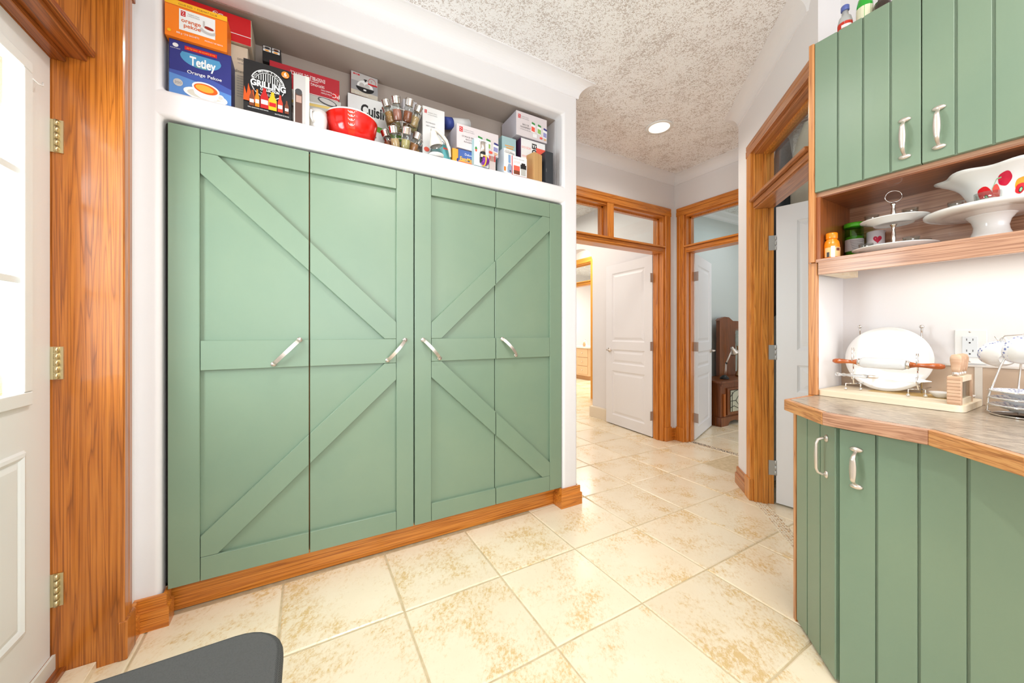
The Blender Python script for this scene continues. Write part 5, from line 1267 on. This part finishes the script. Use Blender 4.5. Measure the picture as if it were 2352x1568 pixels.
def cup(c, T, lb):
    t = thing('tea_cup', lb, 'cup', c, 'floral cups on the wire stand')
    m1 = MB(T); m1.lathe([(.019, 0), (.020, .004), (.021, .006), (.034, .018), (.041, .032), (.043, .040)], porcelain, seg=36, caps=False); m1.lathe([(.00001, .002), (.018, .002), (.019, 0)], porcelain, seg=36, caps=False); m1.lathe([(.0405, .056), (.039, .04), (.032, .02), (.00001, .009)], porcelain, seg=36, caps=False); build(m1, 'cup_body', t)
    m1 = MB(T); m1.lathe([(.043, .040), (.0445, .050), (.0450, .056), (.0435, .0575), (.0405, .056)], flor, seg=36, caps=False); build(m1, 'floral_rim', t)
    m1 = MB(T); m1.tube([(.038, 0, .045), (.052, 0, .050), (.062, 0, .040), (.058, 0, .024), (.036, 0, .020)], .0035, porcelain, 8); build(m1, 'cup_handle', t); return t
def hang(px, py, X, az, pitch, lb):
    p = onX(px, py, X); T = Matrix.Translation(p) @ Matrix.Rotation(radians(az), 4, 'Z') @ Matrix.Rotation(radians(pitch), 4, 'Y')
    cup(p, T, lb)
# bottoms face the viewer, handles up: local +x up, local +z away
def hangT(px, py, X, axis):
    p = onX(px, py, X); zc_ = Vector(axis).normalized(); xx = (Vector((0, 0, 1))-zc_*zc_.z).normalized(); yy = zc_.cross(xx)
    M = Matrix.Identity(4)
    for i in range(3): M[i][0] = xx[i]; M[i][1] = yy[i]; M[i][2] = zc_[i]; M[i][3] = p[i]
    return p, M
p, M = hangT(2314, 824, 2.03, (.72, .45, .28)); cup(p, M, 'white cup with a blue floral rim hanging left on the wire stand')
p, M = hangT(2388, 814, 1.94, (.55, .62, .20)); cup(p, M, 'white cup with blue flowers cut by the right picture edge on the wire stand')
m1 = MB(); q1 = onX(2290, 790, 2.03); q2 = onX(2352, 770, 2.0)
m1.tube([onX(2285, 772, 2.03), onX(2292, 782, 2.03), onX(2300, 780, 2.03), onX(2308, 771, 2.03), onX(2352, 768, 1.99), cc+Vector((0, 0, .262))], .0018, chrome, 8); build(m1, 'cup_hook', sd)
m1 = MB(); m1.tube([cc+Vector((-.008, 0, .25)), cc+Vector((-.016, -.004, .272)), cc+Vector((0, -.008, .292)), cc+Vector((.014, -.01, .275)), cc+Vector((.006, -.012, .25))], .0028, chrome, 8); build(m1, 'top_loop', sd)
# ================================================================ CHAIR AT THE BOTTOM
t = thing('chair', 'dark grey mesh chair seat in the foreground at the bottom edge', 'chair', (-.27, .85, 0))
m1 = MB(); m1.prism(rrect(-.56, .62, -.046, 1.072, .10, 8), .425, .468, mesh_m); build(m1, 'seat', t, bev=.014, seg=3)
for (x, y) in ((-.50, .68), (-.11, .68), (-.50, 1.0), (-.11, 1.0)):
    m1 = MB(); m1.cyl((x, y, .425), (x+(.02 if x > -.3 else -.02), y+(.01 if y > .8 else -.01), 0), .014, blackm, 12, .011); build(m1, 'leg', t)
# ================================================================ BEDROOM DRESSER AND LAMP
t = thing('dresser', 'dark oak dresser with a leaded glass door and an arched hutch back', 'dresser', (4.85, 2.86, 0))
dx0, dx1, dy0, dy1 = 4.475, 5.45, 2.67, 3.06
m1 = MB(); m1.box((dx0+.02, dy0+.02, .09), (dx1, dy1, .535), dresserm); build(m1, 'case', t)
m1 = MB(); m1.box((dx0-.01, dy0-.02, .535), (dx1, dy1, .565), dresserm); build(m1, 'dresser_top', t, bev=.006, seg=2)
m1 = MB(); xzprism(m1, [(dx0, 0), (dx0+.14, 0), (dx0+.19, .05), (dx0+.28, .06), (dx0+.38, .04), (dx1, .05), (dx1, .11), (dx0, .11)], dy0, dy0+.02, dresserm); m1.box((dx0, dy0+.02, 0), (dx0+.02, dy1, .11), dresserm); build(m1, 'plinth', t)
m1 = MB(); m1.box((dx0+.02, dy0+.005, .50), (dx1, dy0+.02, .53), dresserm); m1.box((dx0+.07, dy0+.002, .12), (dx0+.10, dy0+.02, .40), mat('oak_strip_light', (176, 100, 44), .4)); build(m1, 'front_trim', t)
m1 = MB(); m1.box((dx0+.14, dy0, .13), (dx0+.60, dy0+.02, .47), dresserm); dd_ = build(m1, 'door', t, bev=.003, seg=1)
m1 = MB(); m1.box((dx0+.19, dy0-.004, .17), (dx0+.55, dy0+.001, .44), mat('leaded_glass', (196, 196, 176), .15)); build(m1, 'leaded_pane', dd_)
m1 = MB(); gx, gz = dx0+.37, .305; yl_ = dy0-.006; lead = mat('lead_came', (50, 50, 44), .4, .6)
for pts in ([(gx-.18, yl_, .17), (gx-.18, yl_, .44), (gx+.18, yl_, .44)], [(gx-.18, yl_, .36), (gx-.1, yl_, .42), (gx, yl_, .44)], [(gx-.06, yl_, gz), (gx, yl_, gz+.06), (gx+.06, yl_, gz), (gx, yl_, gz-.06), (gx-.06, yl_, gz)], [(gx-.18, yl_, gz), (gx-.06, yl_, gz)], [(gx, yl_, gz+.06), (gx, yl_, .44)], [(gx, yl_, gz-.06), (gx, yl_, .17)], [(gx-.18, yl_, .22), (gx-.1, yl_, .24), (gx, yl_, .2)], [(gx-.14, yl_, .17), (gx-.14, yl_, .42)]): m1.tube(pts, .0035, lead, 6)
build(m1, 'lead_cames', dd_)
m1 = MB(); q = onY(1653, 736, 2.98); hx = q.x
pts = [(hx, .566), (5.42, .566), (5.42, q.z), (5.28, q.z), (5.18, q.z+.05), (5.08, q.z+.055), (4.98, q.z+.03), (4.93, q.z), (hx, q.z)]
xzprism(m1, pts, 2.98, 3.03, dresserm); build(m1, 'hutch_back', t)
m1 = MB(); q = onY(1690, 760, 2.965); m1.box((q.x, 2.97, .62), (5.40, 2.98, 1.2), mat('mirror', (210, 210, 205), .05, 1)); build(m1, 'mirror', t)
t = thing('desk_lamp', 'small black jointed desk lamp standing on the dark dresser', 'lamp', (4.72, 2.80, .566))
b = onY(1664, 862, 2.80); b = Vector((b.x, 2.80, .566))
m1 = MB(); m1.lathe([(.055, 0), (.055, .012), (.035, .035), (.02, .05), (.00001, .052)], blackm, b, 24); build(m1, 'base', t)
a1 = onY(1667, 834, 2.80); a2 = onY(1682, 800, 2.80)
m1 = MB(); m1.cyl(b+Vector((0, 0, .04)), a1, .004, nickel); m1.cyl(b+Vector((.03, 0, .03)), a1+Vector((.018, 0, 0)), .004, nickel); m1.ball(a1+Vector((.01, 0, 0)), .014, blackm); build(m1, 'lower_arm', t)
m1 = MB(); m1.cyl(a1, a2, .004, nickel); m1.cyl(a1+Vector((.018, 0, 0)), a2+Vector((.018, 0, 0)), .004, nickel); m1.ball(a2, .018, blackm); build(m1, 'upper_arm', t)
m1 = MB(); T = Matrix.Translation(a2) @ Vector((.5, 0, -.6)).to_track_quat('Z', 'Y').to_matrix().to_4x4(); m1.lathe([(.018, -.02), (.022, .01), (.05, .06), (.056, .08), (.05, .078), (.00001, .03)], nickel, seg=24, T=T); build(m1, 'lamp_head', t)
t = thing('glass_hurricane', 'clear glass hurricane lamp half hidden by the wall on the dark hutch', 'lamp', (4.9, 2.86, .566))
q = onY(1697, 752, 2.88); c = Vector((q.x, 2.88, .566)); m1 = MB(); m1.lathe([(.04, 0), (.045, .02), (.02, .08), (.015, .3), (.03, .42)], brass, c, 20); build(m1, 'stem', t)
m1 = MB(); m1.lathe([(.03, .42), (.05, .48), (.05, .54), (.035, .60), (.05, .66)], jar_glass, c, 24, caps=False); build(m1, 'glass_chimney', t)
# ================================================================ COATS IN THE CLOSET
def garment(x, y, rot, w, z0, z1, m_, label, ph):
    t = thing('hanging_garment', label, 'garment', (x, y, z0))
    T = Matrix.Translation((x, y, 0)) @ Matrix.Rotation(rot, 4, 'Z'); m1 = MB(T); n = 40; nz = 10; vs = []; fs = []
    for j in range(nz+1):
        q = j/nz; z = z0+(z1-z0)*q; ww = w*(1-.55*max(0, q-.82)/.18)
        for i in range(n):
            a = 2*pi*i/n; fold = 1+.10*sin(5*a+ph+q*1.5)+.05*sin(11*a+ph*2); vs.append((ww/2*cos(a)*(1+.03*sin(7*q+ph)), .055*sin(a)*fold*(1-.4*max(0, q-.8)/.2), z+.012*sin(3*a+ph)*(q < 1)))
    for j in range(nz):
        for i in range(n): fs.append((j*n+i, j*n+(i+1) % n, (j+1)*n+(i+1) % n, (j+1)*n+i))
    fs += [list(range(n))[::-1], [nz*n+i for i in range(n)]]
    m1.add(vs, fs, m_, True); build(m1, 'cloth', t)
    m1 = MB(T); m1.tube([(0, 0, z1-.01), (0, 0, z1+.03), (.015, 0, z1+.045), (.025, 0, z1+.03)], .002, chrome, 6); build(m1, 'hanger_hook', t)
bagm = mat('garment_bag_grey', (176, 170, 154), .35)
garment(3.12, 1.39, 0, .24, 1.3, 2.62, mat('garment_dark', (84, 88, 94), .7), 'dark grey coat hanging at the left behind the closet transom', 2.9)
garment(3.06, 1.16, radians(113), .30, 1.2, 2.64, bagm, 'pale grey garment bag turned broadside behind the closet transom', .3)
garment(3.12, .90, 0, .24, 1.3, 2.62, mat('garment_taupe', (150, 144, 132), .6), 'taupe garment hanging at the right of the pale garment bag', 1.7)
garment(3.12, .76, 0, .24, 1.3, 2.58, mat('garment_charcoal', (66, 70, 76), .7), 'charcoal coat hanging at the far right behind the closet transom', 4.1)
t = thing('closet_rod', 'metal closet rod carrying the coats', 'rod', (3.10, .9, 2.68)); m1 = MB(); m1.cyl((3.10, .31, 2.695), (3.10, 1.50, 2.695), .014, nickel, 14); build(m1, 'rod', t)
# ================================================================ BATHROOM FAR BEHIND
t = thing('bathroom_vanity', 'small pale wooden vanity with drawers seen through the arch', 'vanity', (6.2, 7.3, 0))
def isx(px, X): return onX(px, 762, X)
vX = 5.95; ya = onX(1352, 762, vX).y; yb_ = onX(1318, 762, vX).y
pale = mat('pale_maple', (224, 190, 150), .5)
m1 = MB(); m1.box((vX, ya, .10), (vX+.5, yb_+.3, .78), pale); build(m1, 'cabinet_body', t)
m1 = MB(); m1.box((vX+.05, ya, 0), (vX+.5, yb_+.3, .10), mat('kick_tan', (196, 150, 104), .5)); build(m1, 'kick_board', t)
m1 = MB(); m1.box((vX-.03, ya-.02, .78), (vX+.52, yb_+.3, .82), porcelain); build(m1, 'vanity_top', t)
for k in range(3):
    z = .14+.21*k; m1 = MB(); m1.box((vX-.015, ya+.03, z), (vX, ya+.42, z+.195), pale); d_ = build(m1, 'drawer', t, bev=.003, seg=1)
    m1 = MB(); m1.ball((vX-.025, ya+.22, z+.1), .014, nickel); build(m1, 'knob', d_)
m1 = MB(); m1.tube([(vX+.3, ya+.42, .82), (vX+.3, ya+.42, .95), (vX+.25, ya+.42, .98), (vX+.18, ya+.42, .94)], .012, chrome); build(m1, 'faucet', t)
t = thing('soap_bottle', 'small orange and white bottle on the far vanity top', 'bottle', (vX+.1, ya+.25, .82)); m1 = MB(); m1.lathe([(.03, 0), (.035, .05), (.02, .09), (.012, .11)], pm('soap', (240, 150, 110)), (vX+.1, ya+.28, .82)); build(m1, 'bottle_body', t)
t = thing('window_1', 'bright bathroom window beyond the vanity', None, (7.95, 9, .9), kind='structure')
wy = onX(1336, 762, 7.98).y; m1 = MB(); m1.box((7.985, wy, 1.0), (7.995, wy+.9, 2.1), mat('daylight_pane', (255, 252, 246), .5, emit=2.5)); build(m1, 'window_pane', t)
m1 = MB()
for (a, b, c_, e_) in ((wy-.06, wy, .94, 2.16), (wy+.9, wy+.96, .94, 2.16), (wy-.06, wy+.96, .94, 1.0), (wy-.06, wy+.96, 2.1, 2.16)): m1.box((7.97, a, c_), (8.0, b, e_), pale)
build(m1, 'window_frame', t)
